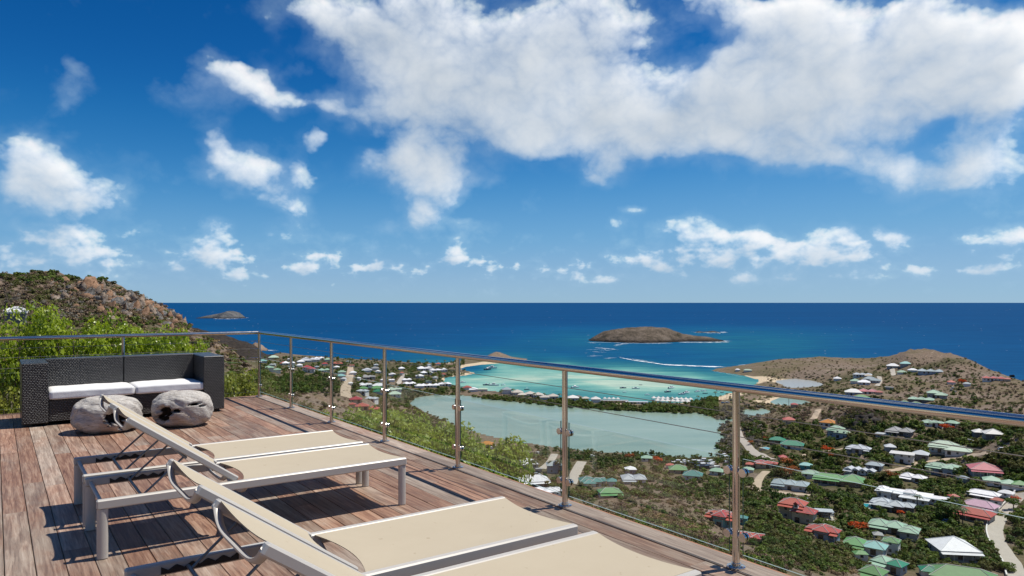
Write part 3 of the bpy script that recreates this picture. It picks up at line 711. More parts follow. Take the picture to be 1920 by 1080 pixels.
# ---------------------------------------------------------------- the terrace floor
def wood_material(name, grey=0.0):
    m, T, b = new_mat(name)
    P = T.new('ShaderNodeTexCoord').outputs['Object']; oi = T.new('ShaderNodeObjectInfo'); r = oi.outputs['Random']
    off = T.new('ShaderNodeCombineXYZ'); T.l.new(T.math('MULTIPLY', r, 37.0), off.inputs[0]); T.l.new(T.math('MULTIPLY', r, 91.0), off.inputs[1])
    Q = T.vmath('ADD', P, off.outputs[0])
    g = T.noise(T.vmath('MULTIPLY', Q, (22, 1.1, 6)), 2.2, 7.0, .62, .8)              # grain runs along the board
    rings = T.noise(T.vmath('MULTIPLY', Q, (7, .55, 2)), 1.6, 4.0, .5, 1.6)
    blot = T.noise(T.vmath('MULTIPLY', Q, (2.5, .8, 1)), 1.5, 6.0, .65)
    fine = T.noise(T.vmath('MULTIPLY', Q, (160, 4, 20)), 1.0, 4.0, .7)
    red = T.ramp(g, [(.3, (.14, .068, .042)), (.5, (.28, .155, .10)), (.68, (.41, .265, .18))])
    gry = T.ramp(g, [(.3, (.21, .158, .12)), (.5, (.345, .272, .21)), (.7, (.46, .385, .31))])
    f = T.math('ADD', T.math('MULTIPLY', T.math('SUBTRACT', T.math('FRACT', T.math('MULTIPLY', r, 7.31)), .5), .75), T.math('MULTIPLY_ADD', T.math('SUBTRACT', blot, .5), 1.7, (.36 + grey)))
    c = T.mix(T.smooth(f, .15, .85), red, gry)
    v = T.math('MULTIPLY_ADD', T.math('FRACT', T.math('MULTIPLY', r, 13.7)), .42, .80)
    hs = T.new('ShaderNodeHueSaturation'); T.l.new(c, hs.inputs['Color']); T.l.new(v, hs.inputs['Value']); c = hs.outputs[0]
    c = T.mix(T.math('MULTIPLY', T.smooth(rings, .52, .6), .28), c, (.075, .036, .025, 1))
    c = T.mix(T.math('MULTIPLY', T.math('SUBTRACT', 1.0, T.smooth(fine, .3, .46)), .35), c, (.06, .04, .03, 1))
    spots = T.new('ShaderNodeTexVoronoi'); T.l.new(P, spots.inputs['Vector']); spots.inputs['Scale'].default_value = 5.5
    wn = T.noise(P, 60.0, 3.0, .6)
    sp = T.math('SUBTRACT', 1.0, T.smooth(T.math('MULTIPLY_ADD', wn, .05, spots.outputs['Distance']), .045, .06))
    c = T.mix(T.math('MULTIPLY', sp, T.smooth(T.noise(P, 1.7, 2.0, .5), .55, .62)), c, (.55, .5, .44, 1))         # pale droppings and worn specks
    T.l.new(c, b.inputs['Base Color'])
    T.l.new(T.math('MULTIPLY_ADD', g, .3, .42), b.inputs['Roughness']); b.inputs['Specular IOR Level'].default_value = .35
    bp = T.new('ShaderNodeBump'); bp.inputs['Strength'].default_value = .5; bp.inputs['Distance'].default_value = .004
    T.l.new(T.math('ADD', g, T.math('MULTIPLY', fine, .6)), bp.inputs['Height']); T.l.new(bp.outputs[0], b.inputs['Normal'])
    return m
wood = wood_material('weathered_hardwood'); wood_edge = wood_material('grey_edge_hardwood', .55)
gap_shade = plain('under_deck_shade', (.02, .014, .01), .9)  # near-black colour stands in for the shade below the board gaps
lip_wood = plain('orange_hardwood_lip', (.38, .17, .085), .55, var=.3, scale=9)

def deck_thing(name, label, cat, s, t, z=0.0, rz=0.0, group=None):
    return thing(name, label, cat, DK(s, t, z), DT + rz, group)
deck = bpy.data.objects.new('deck', None); COL.objects.link(deck); deck.location = (0, 0, DECKZ); deck.rotation_euler = (0, 0, DT)
tag(deck, 'weathered hardwood terrace floor', kind='structure')
PITCH, S0, S1, T1 = .1435, -1.6, 11.66, 3.345
board_meshes = {}
def board(t0, w, s0, s1, mat, z=0.0, th=.026, name='board'):
    L = round(s1 - s0, 2); key = (round(w, 4), L, mat.name, th)
    if key not in board_meshes:
        board_meshes[key] = MB().rbox(-w/2, w/2, -L/2, L/2, -th, 0, .0022).mesh('board', mat)
    return link_mesh(name, board_meshes[key], deck, (t0 + w/2, (s0 + s1)/2, z))
brd = random.Random(5)
t = T1 - PITCH; k = 0
while t > -1.5:
    cuts = [S0]; s = S0 + brd.uniform(.6, 2.6)
    while s < S1 - .7: cuts.append(s); s += brd.choice([1.9, 2.2, 2.5, 2.9, 3.4])
    cuts.append(S1)
    for a, b_ in zip(cuts[:-1], cuts[1:]):
        L = round(b_ - a, 1)
        board(t + .002, PITCH - .0045, a + .0015, b_ - .0015, wood, brd.uniform(-.0008, .0008))
    t -= PITCH; k += 1
for a in np.arange(S0, S1, 2.652): board(T1 + .008, .175, a + .002, min(a + 2.65, S1 + .12), wood_edge, .004, .03, 'edge_board')
MB().rbox(T1 + .187, T1 + .215, S0, S1 + .15, -.16, -.004, .004).build('edge_lip', lip_wood, deck)
MB().rbox(-1.5, T1 + .18, S1 + .004, S1 + .125, -.05, .003, .003).build('end_board', wood, deck)
MB().rbox(-1.5, T1 + .18, S1 + .127, S1 + .15, -.3, -.004, .003).build('end_fascia', lip_wood, deck)
MB().box(-1.55, T1 + .18, S0, S1 + .12, -.12, -.034).build('substructure', gap_shade, deck)
MB().box(T1 - .35, T1 + .1, S0 + .5, S1 - .5, -1.6, -.121).box(-1.0, T1 - .4, S1 - .35, S1 - .1, -1.6, -.121).build('foundation_wall', plain('foundation_concrete', (.3, .28, .25), .9), deck)

# ---------------------------------------------------------------- steel railing
def steel_material():
    m, T, b = new_mat('polished_steel'); P = T.new('ShaderNodeTexCoord').outputs['Object']
    b.inputs['Metallic'].default_value = 1.0; b.inputs['Base Color'].default_value = (.66, .62, .57, 1)
    T.l.new(T.math('MULTIPLY_ADD', T.noise(P, 30.0, 4.0, .6), .12, .11), b.inputs['Roughness'])
    return m
steel = steel_material()
cable_mat = plain('cable_steel', (.30, .28, .25), .4, .8, var=.2, scale=40)
def glass_material():
    m, T, b = new_mat('clear_pane'); out = m.node_tree.nodes['Material Output']
    tr = T.new('ShaderNodeBsdfTransparent'); tr.inputs[0].default_value = (.965, .985, .978, 1)
    gl = T.new('ShaderNodeBsdfGlossy'); gl.inputs['Roughness'].default_value = .01; gl.inputs['Color'].default_value = (1, 1, 1, 1)
    fr = T.new('ShaderNodeFresnel'); fr.inputs[0].default_value = 1.45
    df = T.new('ShaderNodeBsdfDiffuse'); df.inputs[0].default_value = (.75, .8, .78, 1)
    P = T.new('ShaderNodeTexCoord').outputs['Object']; dust = T.math('MULTIPLY', T.smooth(T.noise(P, 3.0, 6.0, .65), .5, .8), .008)
    mx = T.new('ShaderNodeMixShader'); T.l.new(T.math('MULTIPLY', fr.outputs[0], .14), mx.inputs[0]); T.l.new(tr.outputs[0], mx.inputs[1]); T.l.new(gl.outputs[0], mx.inputs[2])
    m2 = T.new('ShaderNodeMixShader'); T.l.new(dust, m2.inputs[0]); T.l.new(mx.outputs[0], m2.inputs[1]); T.l.new(df.outputs[0], m2.inputs[2])
    T.l.new(m2.outputs[0], out.inputs['Surface'])
    e, T2, b2 = new_mat('pane_edge'); b2.inputs['Base Color'].default_value = (.03, .085, .075, 1); b2.inputs['Roughness'].default_value = .15
    e2, T3, b3 = new_mat('pane_pale_edge'); b3.inputs['Base Color'].default_value = (.30, .37, .35, 1); b3.inputs['Roughness'].default_value = .2  # paler than the end edges, used along top and bottom
    return m, e, e2
pane_mat, edge_mat, top_mat = glass_material()
RAIL_Z, RT = 1.016, 3.40
def post_parts(par, x, y, axis, left=True, right=True):
    """a round post with its flange, and clamps towards the panes; axis is the direction of the railing"""
    p = MB().tube([(x, y, .012), (x, y, RAIL_Z - .02)], .0212, 14).build('post', steel, par, True)
    f = MB().tube([(x, y, .0045), (x, y, .011), (x, y, .014)], [.052, .052, .044], 18)
    f.tube([(x, y, .012), (x, y, .03)], .027, 14)
    for q in range(3):
        a = q * 2.1 + .6; f.tube([(x + .039 * math.cos(a), y + .039 * math.sin(a), .012), (x + .039 * math.cos(a), y + .039 * math.sin(a), .02)], .006, 6)
    f.build('flange', steel, p, True)
    for sgn, on in ((-1, left), (1, right)):
        if not on: continue
        for z in (.545, .185):
            c = MB(); d = Vector((1, 0, 0)) * sgn if axis == 'x' else Vector((0, 1, 0)) * sgn; n = Vector((0, 1, 0)) if axis == 'x' else Vector((1, 0, 0))
            o = Vector((x, y, z))
            c.tube([o + d * .018, o + d * .038], .012, 8)
            for k in (-1, 1):
                ctr = o + d * .052 + n * (k * .012)
                c.tube([ctr - n * .006, ctr + n * .006 * 1.0], .024, 16)
            c.build('clamp', steel, p, True)
    return p
def glazing(par, p0, p1, axis, z0=.085, z1=.622, name='glass_panel'):
    m = MB(); h = .0045
    if axis == 'y': (x, y0), (_, y1) = p0, p1; m.box(x - h, x + h, y0, y1, z0, z1)
    else: (x0, y), (x1, _) = p0, p1; m.box(x0, x1, y - h, y + h, z0, z1)
    o = m.build(name, [pane_mat, edge_mat, top_mat], par); me = o.data
    big = {'y': (3, 5), 'x': (2, 4)}[axis]
    for i, pl in enumerate(me.polygons): pl.material_index = 0 if i in big else (2 if i in (0, 1) else 1)
    return o
SP = [2.575 + 1.505 * k for k in range(-2, 7)]
rail = deck_thing('railing', 'polished steel railing with glass panels along the view side of the terrace', 'railing', 0, 0)
MB().tube([(RT, SP[0] - .5, RAIL_Z), (RT, SP[-1], RAIL_Z)], .0255, 20).build('handrail', steel, rail, True)
for i, s in enumerate(SP): post_parts(rail, RT, s, 'y', True, i < len(SP) - 1)
for a, b_ in zip(SP[:-1], SP[1:]): glazing(rail, (RT, a + .046), (RT, b_ - .046), 'y')
for z in (.872, .742): MB().tube([(RT, SP[0] - .5, z), (RT, SP[-1], z)], .0024, 6).build('cable', cable_mat, rail, True)
rail2 = deck_thing('railing', 'steel railing with thin cables behind the wicker sofa', 'railing', SP[-1], 0)
MB().tube([(RT + .012, 0, RAIL_Z), (-3.0, 0, RAIL_Z)], .0252, 20).build('handrail', steel, rail2, True)
TP = [1.49, -.42, -2.33]
for x in TP: post_parts(rail2, x, 0, 'x', True, True)
for a, b_ in zip([RT] + TP[:-1], TP): glazing(rail2, (b_ + .046, 0), (a - .046, 0), 'x', .085, .56)
for z in (.885, .762, .62):
    c = MB().tube([(-3.0, 0, z), (RT - .13, 0, z)], .0026, 6).build('cable', cable_mat, rail2, True)
    MB().tube([(RT - .13, 0, z), (RT - .02, 0, z)], .0055, 8).build('tensioner', steel, c, True)

# ---------------------------------------------------------------- sun loungers
frame_mat = plain('taupe_powder_coat', (.52, .49, .44), .42, .1, .4, .05, 20)
rod_mat = plain('grey_rod', (.22, .215, .20), .4, .5, var=.05)
rack_mat = plain('black_plastic_rack', (.012, .012, .013), .5)
def sling_material():
    m, T, b = new_mat('beige_mesh_sling'); P = T.new('ShaderNodeTexCoord').outputs['Object']
    wv = T.new('ShaderNodeTexWave', bands_direction='X'); T.l.new(P, wv.inputs[0]); wv.inputs['Scale'].default_value = 160
    wv2 = T.new('ShaderNodeTexWave', bands_direction='Y'); T.l.new(P, wv2.inputs[0]); wv2.inputs['Scale'].default_value = 160
    weave = T.math('MULTIPLY', wv.outputs['Fac'], wv2.outputs['Fac'])
    n = T.noise(P, 3.5, 6.0, .62); st = T.smooth(T.noise(P, 22.0, 3.0, .5), .70, .74)
    c = T.mix(n, (.44, .375, .272, 1), (.50, .435, .322, 1)); c = T.mix(T.math('MULTIPLY', weave, .25), c, (.36, .29, .19, 1))
    c = T.mix(T.math('MULTIPLY', st, .35), c, (.22, .14, .08, 1))
    T.l.new(c, b.inputs['Base Color']); b.inputs['Roughness'].default_value = .75; b.inputs['Specular IOR Level'].default_value = .2
    return m
sling_mat = sling_material()
LW, LL = .69, 2.0
def sheet(fn, nu, nv, th=.004):
    """a thin cloth from a function of u, v in 0..1 with real thickness"""
    V = [fn(i / nu, j / nv) for j in range(nv + 1) for i in range(nu + 1)]; n = len(V); V2 = [(x, y, z - th) for x, y, z in V]
    g = lambda i, j: j * (nu + 1) + i; Fc = []
    for j in range(nv):
        for i in range(nu):
            Fc.append((g(i,j), g(i+1,j), g(i+1,j+1), g(i,j+1))); Fc.append((n+g(i,j+1), n+g(i+1,j+1), n+g(i+1,j), n+g(i,j)))
    rim = [g(i,0) for i in range(nu)] + [g(nu,j) for j in range(nv)] + [g(i,nv) for i in range(nu,0,-1)] + [g(0,j) for j in range(nv,0,-1)]
    for a, b_ in zip(rim, rim[1:] + rim[:1]): Fc.append((a, n + a, n + b_, b_))
    return MB().add(V + V2, Fc)
def make_lounger():
    P = {}
    B0, B1 = Vector((.80, 0, .346)), Vector((.165, 0, .795)); bd = (B1 - B0).normalized(); bn = Vector((-bd.z, 0, bd.x)); bn = bn if bn.z > 0 else -bn
    lst = []
    for y0 in (0.0, LW - .042):
        lst.append(('frame_rail', MB().rbox(0, LL, y0, y0 + .042, .292, .347, .007).mesh('frame_rail', frame_mat), None))
    for x0 in (.001, LL - .061):
        for y0 in (.002, LW - .040):
            m = MB(); n = 7
            for q in range(n):                # legs taper and flare a little at the foot
                pass
            m.tube([(x0 + .03, y0 + .019, 0.004), (x0 + .03, y0 + .019, .15), (x0 + .03, y0 + .019, .2915)], .02, 12, flat=(.030, .0185, (1, 0, 0)))
            lst.append(('leg', m.mesh('leg', frame_mat, True), None))
    def bow(p0, p1, axis, d, n=16, sq=4.0): return [Vector(p0).lerp(Vector(p1), i / n) + Vector(axis) * (d * (1 - abs(2 * i / n - 1) ** sq)) for i in range(n + 1)]
    lst.append(('head_bar', MB().tube(bow((.03, .035, .318), (.03, LW - .035, .318), (.4, 0, -.9), .045, sq=2.2), .013, 8).mesh('head_bar', frame_mat, True), None))
    lst.append(('foot_bar', MB().tube(bow((LL - .03, .035, .312), (LL - .03, LW - .035, .312), (-.5, 0, -.8), .06, sq=2.2), .013, 8).mesh('foot_bar', frame_mat, True), None))
    lst.append(('middle_bar', MB().tube(bow((.86, .035, .312), (.86, LW - .035, .312), (.1, 0, -1), .09, sq=2.6), .013, 8).mesh('middle_bar', frame_mat, True), None))
    for y0, dy in ((.0425, .006), (LW - .0485, .006)):
        m = MB(); V = []; n = 5; top = .335; bot = .301
        pr = [(.14, bot), (.47, bot), (.47, top)]
        for q in range(n - 1, -1, -1): x = .14 + .33 * q / n; pr += [(x + .058, top - .003), (x + .03, top - .02), (x, top - .002)]
        k = len(pr); V = [(x, y0, z) for x, z in pr] + [(x, y0 + dy, z) for x, z in pr]
        Fc = [tuple(range(k)), tuple(range(2*k - 1, k - 1, -1))] + [(i, i + k, (i+1) % k + k, (i+1) % k) for i in range(k)]
        lst.append(('notched_rack', MB().add(V, Fc).mesh('notched_rack', rack_mat), None))
    def seat(u, v):
        e = 1 - (2 * v - 1) ** 2
        x = (.835 + .055 * e) * (1 - u) + (LL - .006 - .038 * e) * u
        return (x, .0425 + (LW - .085) * v, .3440 - .016 * e * (.35 + .65 * math.sin(math.pi * min(1, u * 1.05))))
    lst.append(('seat_sling', sheet(seat, 24, 14).mesh('seat_sling', sling_mat, True), None))
    ln = (B1 - B0).length
    for y0 in (.046, LW - .084):
        m = MB(); c = (B0 + B1) / 2; a = math.atan2(bd.z, bd.x)
        q = MB().rbox(-ln / 2, ln / 2, 0, .038, -.02, .02, .007)
        V = [(c.x + x * bd.x + z * bn.x, y0 + y, c.z + x * bd.z + z * bn.z) for x, y, z in q.v]
        fl = [f[::-1] for f in q.f] if bd.cross(Vector((0, 1, 0))).dot(bn) < 0 else q.f
        lst.append(('back_rail', MB().add(V, fl).mesh('back_rail', frame_mat), None))
    for k_, nm, w in ((.985, 'top_bar', .068), (.10, 'lower_bar', .06)):
        o = B0 + bd * (ln * k_)
        p0 = (o.x, .064, o.z); p1 = (o.x, LW - .064, o.z)
        lst.append((nm, MB().tube(bow(p0, p1, (-.12, 0, -1), w, 22, 5.0), .012, 10, flat=(.017, .0085, tuple(bd))).mesh(nm, frame_mat, True), None))
    def back(u, v):
        e = 1 - (2 * v - 1) ** 2; t = (.04 + .05 * e) * (1 - u) + (.99 - .02 * e) * u
        p = B0 + bd * (ln * t) + bn * (.0185 - .013 * e)
        return (p.x, .0835 + (LW - .167) * v, p.z)
    lst.append(('back_sling', sheet(back, 18, 12).mesh('back_sling', sling_mat, True), None))
    tp = B0 + bd * (ln * .46) - bn * .03
    yb = (.10, LW - .10)
    lst.append(('prop_bar', MB().tube([(tp.x, yb[0], tp.z), (.255, yb[0], .322), (.25, yb[0] - .02, .318)], .007, 8).tube([(tp.x, yb[1], tp.z), (.255, yb[1], .322), (.25, yb[1] + .02, .318)], .007, 8)
                .tube([(.25, .05, .318), (.25, LW - .05, .318)], .009, 8).tube([(tp.x, .06, tp.z), (tp.x, LW - .06, tp.z)], .009, 8).mesh('prop_bar', rod_mat, True), None))
    return lst
lounger_parts = make_lounger()
for s, t, lab in [(5.555, .475, 'beige sling sun lounger farthest out, next to the driftwood stools'), (4.795, .48, 'beige sling sun lounger with its near legs showing, second from the sofa'),
                  (2.835, .455, 'beige sling sun lounger past the gap, third from the sofa'), (2.035, .46, 'beige sling sun lounger cut off by the bottom of the picture')]:
    L = deck_thing('sun_lounger', lab, 'sun lounger', s, t, 0, 0, 'sun loungers in two pairs')
    for nm, me, _ in lounger_parts: link_mesh(nm, me, L)

# ---------------------------------------------------------------- wicker sofa in two halves
def wicker_material():
    m, T, b = new_mat('black_wicker')
    uv = T.new('ShaderNodeUVMap').outputs[0]
    br = T.new('ShaderNodeTexBrick'); T.l.new(T.vmath('MULTIPLY', uv, (1, 1, 1)), br.inputs['Vector'])
    br.offset = .5; br.inputs['Scale'].default_value = 1.0; br.inputs['Brick Width'].default_value = .031; br.inputs['Row Height'].default_value = .0205
    br.inputs['Mortar Size'].default_value = .0062; br.inputs['Mortar Smooth'].default_value = .35; br.inputs['Bias'].default_value = 0
    br.inputs['Color1'].default_value = (.035, .035, .037, 1); br.inputs['Color2'].default_value = (.115, .113, .112, 1); br.inputs['Mortar'].default_value = (.004, .004, .005, 1)
    T.l.new(br.outputs['Color'], b.inputs['Base Color']); b.inputs['Roughness'].default_value = .33; b.inputs['Specular IOR Level'].default_value = .7
    bp = T.new('ShaderNodeBump'); bp.invert = True; bp.inputs['Strength'].default_value = 1.0; bp.inputs['Distance'].default_value = .006
    T.l.new(br.outputs['Fac'], bp.inputs['Height']); T.l.new(bp.outputs[0], b.inputs['Normal'])
    return m
wicker = wicker_material()
def wick(name, par, *b):
    m = MB().rbox(*b, .008).mesh(name, wicker); box_uv(m); return link_mesh(name, m, par)
SF = (10.35, .262)
for i, (nm, lab) in enumerate((('sofa', 'black wicker sofa half with its arm by the deck corner shrubs'), ('sofa', 'black wicker sofa half behind the pierced stool, arm at the outer end'))):
    pass
W2 = 1.148
for i in (0, 1):
    lab = ('black wicker sofa half at the far end, arm beside yellow shrubs', 'black wicker sofa half nearest the glass railing corner')[i]
    so = deck_thing('sofa', lab, 'sofa', SF[0], SF[1] + i * (W2 + .004), 0, 0, 'two halves of the wicker sofa')
    if i == 0: wick('arm', so, 0, .268, 0, .86, .035, .762); x0, x1 = .2685, W2
    else: wick('arm', so, W2 - .268, W2, 0, .86, .035, .762); x0, x1 = 0, W2 - .2685
    wick('backrest', so, x0, x1, .60, .86, .035, .768)
    wick('seat_base', so, x0, x1, .035, .5995, .045, .305)
    for fx in (.05, W2 - .09):
        for fy in (.06, .76): MB().box(fx, fx + .04, fy, fy + .04, .001, .0355).build('foot', rack_mat, so)
cush_mat = plain('white_canvas', (.80, .79, .77), .85, 0, .2, .05, 7, .1)
def cushion(name, w, d, h, seed):
    nx, ny, nz = 22, 14, 5; V = []; Fc = []; ids = {}
    def pt(i, j, k):
        key = (i, j, k)
        if key not in ids:
            x, y, z = i / nx * 2 - 1, j / ny * 2 - 1, k / nz * 2 - 1
            e = max(abs(x) ** 14, abs(y) ** 12)
            px = x * (w / 2) * (1 - .012 * z * z * (abs(x) > .98)); py = y * (d / 2)
            pz = z * h / 2 * (1 + .16 * (1 - x ** 4) * (1 - y ** 4) * (1 if z > 0 else .1)) * (1 - .22 * e)
            ids[key] = len(V); V.append([px, py, pz + h / 2])
        return ids[key]
    for i in range(nx):
        for j in range(ny): Fc.append((pt(i,j,nz), pt(i+1,j,nz), pt(i+1,j+1,nz), pt(i,j+1,nz))); Fc.append((pt(i,j+1,0), pt(i+1,j+1,0), pt(i+1,j,0), pt(i,j,0)))
    for k in range(nz):
        for i in range(nx): Fc.append((pt(i,0,k), pt(i+1,0,k), pt(i+1,0,k+1), pt(i,0,k+1))); Fc.append((pt(i+1,ny,k), pt(i,ny,k), pt(i,ny,k+1), pt(i+1,ny,k+1)))
        for j in range(ny): Fc.append((pt(nx,j,k), pt(nx,j+1,k), pt(nx,j+1,k+1), pt(nx,j,k+1))); Fc.append((pt(0,j+1,k), pt(0,j,k), pt(0,j,k+1), pt(0,j+1,k+1)))
    V = np.array(V); n = fbm2(V[:, 0] * 7 + seed, V[:, 1] * 7 + V[:, 2] * 9, 4, 600 + seed); V[:, 2] += n * .007 * np.clip(V[:, 2] / h, 0, 1); V[:, 1] += n * .006
    return np_mesh(name, V, [tuple(f) for f in Fc], cush_mat, True)
for i, (t0, w) in enumerate(((.535, .93), (1.47, .83))):
    p = DK(SF[0] + .31, t0 + w / 2, .306)
    o = link_mesh('seat_cushion', cushion('seat_cushion', w, .60, .115, i * 7), None, p, (0, 0, DT + (-.004, .008)[i]))
    tag(o, ('white seat cushion on the sofa half by the yellow shrubs', 'white seat cushion on the sofa half nearest the railing corner')[i], 'cushion', 'white sofa cushions')

# ---------------------------------------------------------------- driftwood stools
def drift_material():
    m, T, b = new_mat('silvered_driftwood'); P = T.new('ShaderNodeTexCoord').outputs['Object']
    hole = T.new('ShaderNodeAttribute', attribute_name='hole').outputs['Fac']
    g = T.noise(T.vmath('MULTIPLY', P, (1.4, 5, 9)), 3.2, 8.0, .65, 1.8); f = T.noise(T.vmath('MULTIPLY', P, (3, 22, 30)), 2.2, 5.0, .7, 1.0); w = T.noise(P, 2.0, 4.0, .6)
    c = T.ramp(g, [(.28, (.15, .125, .10)), (.40, (.42, .385, .34)), (.56, (.56, .525, .475)), (.75, (.64, .61, .56))])
    c = T.mix(T.math('MULTIPLY', T.smooth(w, .52, .72), .6), c, (.30, .18, .10, 1))
    c = T.mix(T.math('MULTIPLY', T.math('SUBTRACT', 1.0, T.smooth(f, .32, .45)), .6), c, (.07, .055, .045, 1))
    c = T.mix(T.smooth(hole, .3, .6), c, (.018, .013, .010, 1))  # hollows coloured near black to stand in for their inner shade
    T.l.new(c, b.inputs['Base Color']); b.inputs['Roughness'].default_value = .8; b.inputs['Specular IOR Level'].default_value = .2
    bp = T.new('ShaderNodeBump'); bp.inputs['Strength'].default_value = .8; bp.inputs['Distance'].default_value = .012
    T.l.new(T.math('ADD', g, T.math('MULTIPLY', f, .8)), bp.inputs['Height']); T.l.new(bp.outputs[0], b.inputs['Normal'])
    return m
drift = drift_material()
def stool(label, u, v, w, h, rz, holes, seed):
    y = F * 1.5 / (v - HOR); x = (u - 960) / F * y
    nu, nv = 120, 60; th, ph = np.meshgrid(np.linspace(0, 2*np.pi, nu, endpoint=False), np.linspace(-np.pi/2, np.pi/2, nv))
    sx = np.sign(np.cos(ph)) * np.abs(np.cos(ph)) ** .62; sz = np.sign(np.sin(ph)) * np.abs(np.sin(ph)) ** .80
    X, Y, Z = sx * np.cos(th), sx * np.sin(th), sz
    n = fbm2(X * 2.0 + seed + Z, Y * 2.0 + Z * 1.3, 5, 700 + seed); n2 = fbm2(X * 9 + Z * 6, Y * 9 + Z * 7 + seed, 4, 720 + seed)
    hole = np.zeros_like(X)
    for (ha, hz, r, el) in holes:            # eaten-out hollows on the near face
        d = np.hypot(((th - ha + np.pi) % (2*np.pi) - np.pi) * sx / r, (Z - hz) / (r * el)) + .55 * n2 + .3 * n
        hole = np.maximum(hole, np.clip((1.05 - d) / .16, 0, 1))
    k = (1 + .10 * n + .02 * n2) * (1 - .34 * hole)
    V = np.stack([X * k * w / 2, Y * k * w / 2 * .86, np.maximum(Z * k, -.92) * h / 2 + h / 2 * .92], -1).reshape(-1, 3)
    idx = np.arange(nu * nv).reshape(nv, nu); nx = np.roll(idx, -1, 1)
    Fq = np.stack([idx[:-1], nx[:-1], nx[1:], idx[1:]], -1).reshape(-1, 4)
    o = link_mesh('driftwood_stool', np_mesh('driftwood_stool', V, Fq, drift, True, {'hole': hole.ravel()}), None, (x, y, DECKZ + .002), (0, 0, rz))
    tag(o, label, 'stool', 'driftwood stools before the sofa')
stool('round grey driftwood stool with a dark hollow, behind the lounger backrest', 201, 808, .73, .42, .25, [(R(-62), -.05, .36, 1.05), (R(-48), -.55, .13, 1.6)], 3)
stool('round grey driftwood stool with a split hole, nearer the railing corner', 342, 797, .70, .43, -.1, [(R(-100), .02, .30, 1.1), (R(-114), -.42, .32, .75), (R(-76), .05, .14, .8), (R(-38), .42, .22, .35), (R(-22), .26, .15, .35)], 9)

# ---------------------------------------------------------------- roads and lots draped over the land
road_mat = plain('pale_concrete_road', (.40, .36, .30), .9, var=.15, scale=.3)
dirt_mat = plain('dirt_track', (.42, .33, .235), .95, var=.25, scale=.2)
lot_mat = plain('gravel_lot', (.40, .33, .25), .95, var=.2, scale=.25)
kerb_mat = plain('white_kerb', (.62, .60, .56), .8, var=.1, scale=1)
ROAD_PTS = []
def road(pts, w, mat, name='road', lift=.3, kerb=None):
    P = [hit(u, v)[:2] for u, v in pts]; out = []
    for i in range(len(P) - 1):
        p0 = P[max(i-1, 0)]; p1 = P[i]; p2 = P[i+1]; p3 = P[min(i+2, len(P)-1)]
        n = max(2, int(math.dist(p1, p2) / 2))
        for k in range(n):
            t = k / n
            out.append(tuple(.5 * (2*p1[a] + (p2[a]-p0[a])*t + (2*p0[a]-5*p1[a]+4*p2[a]-p3[a])*t*t + (3*p1[a]-p0[a]-3*p2[a]+p3[a])*t**3) for a in (0, 1)))
    out.append(P[-1]); V = []; Fc = []; KV = []; KF = []
    for i, (x, y) in enumerate(out):
        a = out[max(i-1, 0)]; b_ = out[min(i+1, len(out)-1)]; dx, dy = b_[0]-a[0], b_[1]-a[1]; L = math.hypot(dx, dy) + 1e-6; nx, ny = -dy/L, dx/L
        ROAD_PTS.append((x, y, w * .5))
        zs = float(ground(x, y)) + lift
        for q in (-.5, -.25, 0, .25, .5): V.append((x + nx*w*q, y + ny*w*q, float(ground(x + nx*w*q, y + ny*w*q)) + lift * (1 if abs(q) < .4 else .6)))
        if i:
            b0 = 5*i; Fc += [(b0-5+k, b0-4+k, b0+1+k, b0+k) for k in range(4)]
        if kerb:
            for q0, q1 in ((kerb * .5, kerb * (.5 + .5 / w)),):
                for q, z in ((q0, zs), (q0, zs + .6), (q1, zs + .6), (q1, zs - .6)): KV.append((x + nx*w*q, y + ny*w*q, z))
            if i:
                c = 4*i; KF += [(c-4+k, c-4+k+1, c+k+1, c+k) for k in range(3)]
    o = link_mesh(name, np_mesh(name, V, Fc, mat, False)); tag(o, kind='structure')
    if kerb:
        k = link_mesh('roadside_wall', np_mesh('roadside_wall', KV, KF, kerb_mat)); tag(k, 'low white wall along the bend of the concrete road', 'wall')
road([(1917,925),(1902,943),(1884,962),(1870,980),(1866,998),(1872,1018),(1886,1040),(1900,1060),(1908,1085)], 5.6, road_mat, kerb=-1)
road([(657,688),(657,698),(653,715),(648,731),(650,746)], 9, dirt_mat, 'dirt_road')
road([(1091,866),(1083,880),(1076,894),(1070,908)], 6.5, road_mat)
road([(1378,790),(1383,806),(1390,824),(1406,842),(1428,855),(1448,862)], 5.5, road_mat)
road([(1660,885),(1700,876),(1745,866),(1800,858),(1850,850),(1885,843)], 3.6, dirt_mat, 'dirt_road')
road([(1534,768),(1530,778),(1524,788)], 5, dirt_mat, 'dirt_road')
road([(760,701),(752,711),(745,722)], 6, road_mat)
road([(1437,884),(1424,898),(1420,915),(1436,922),(1470,925),(1520,929)], 4.5, dirt_mat, 'dirt_road')
road([(1648,706),(1650,715),(1643,724)], 5, road_mat)
road([(1672,690),(1674,698),(1678,704)], 6, road_mat)
road([(1490,858),(1520,852),(1550,846),(1580,842)], 3.2, dirt_mat, 'dirt_road')
road([(1040,852),(1030,868),(1016,880)], 5, road_mat)
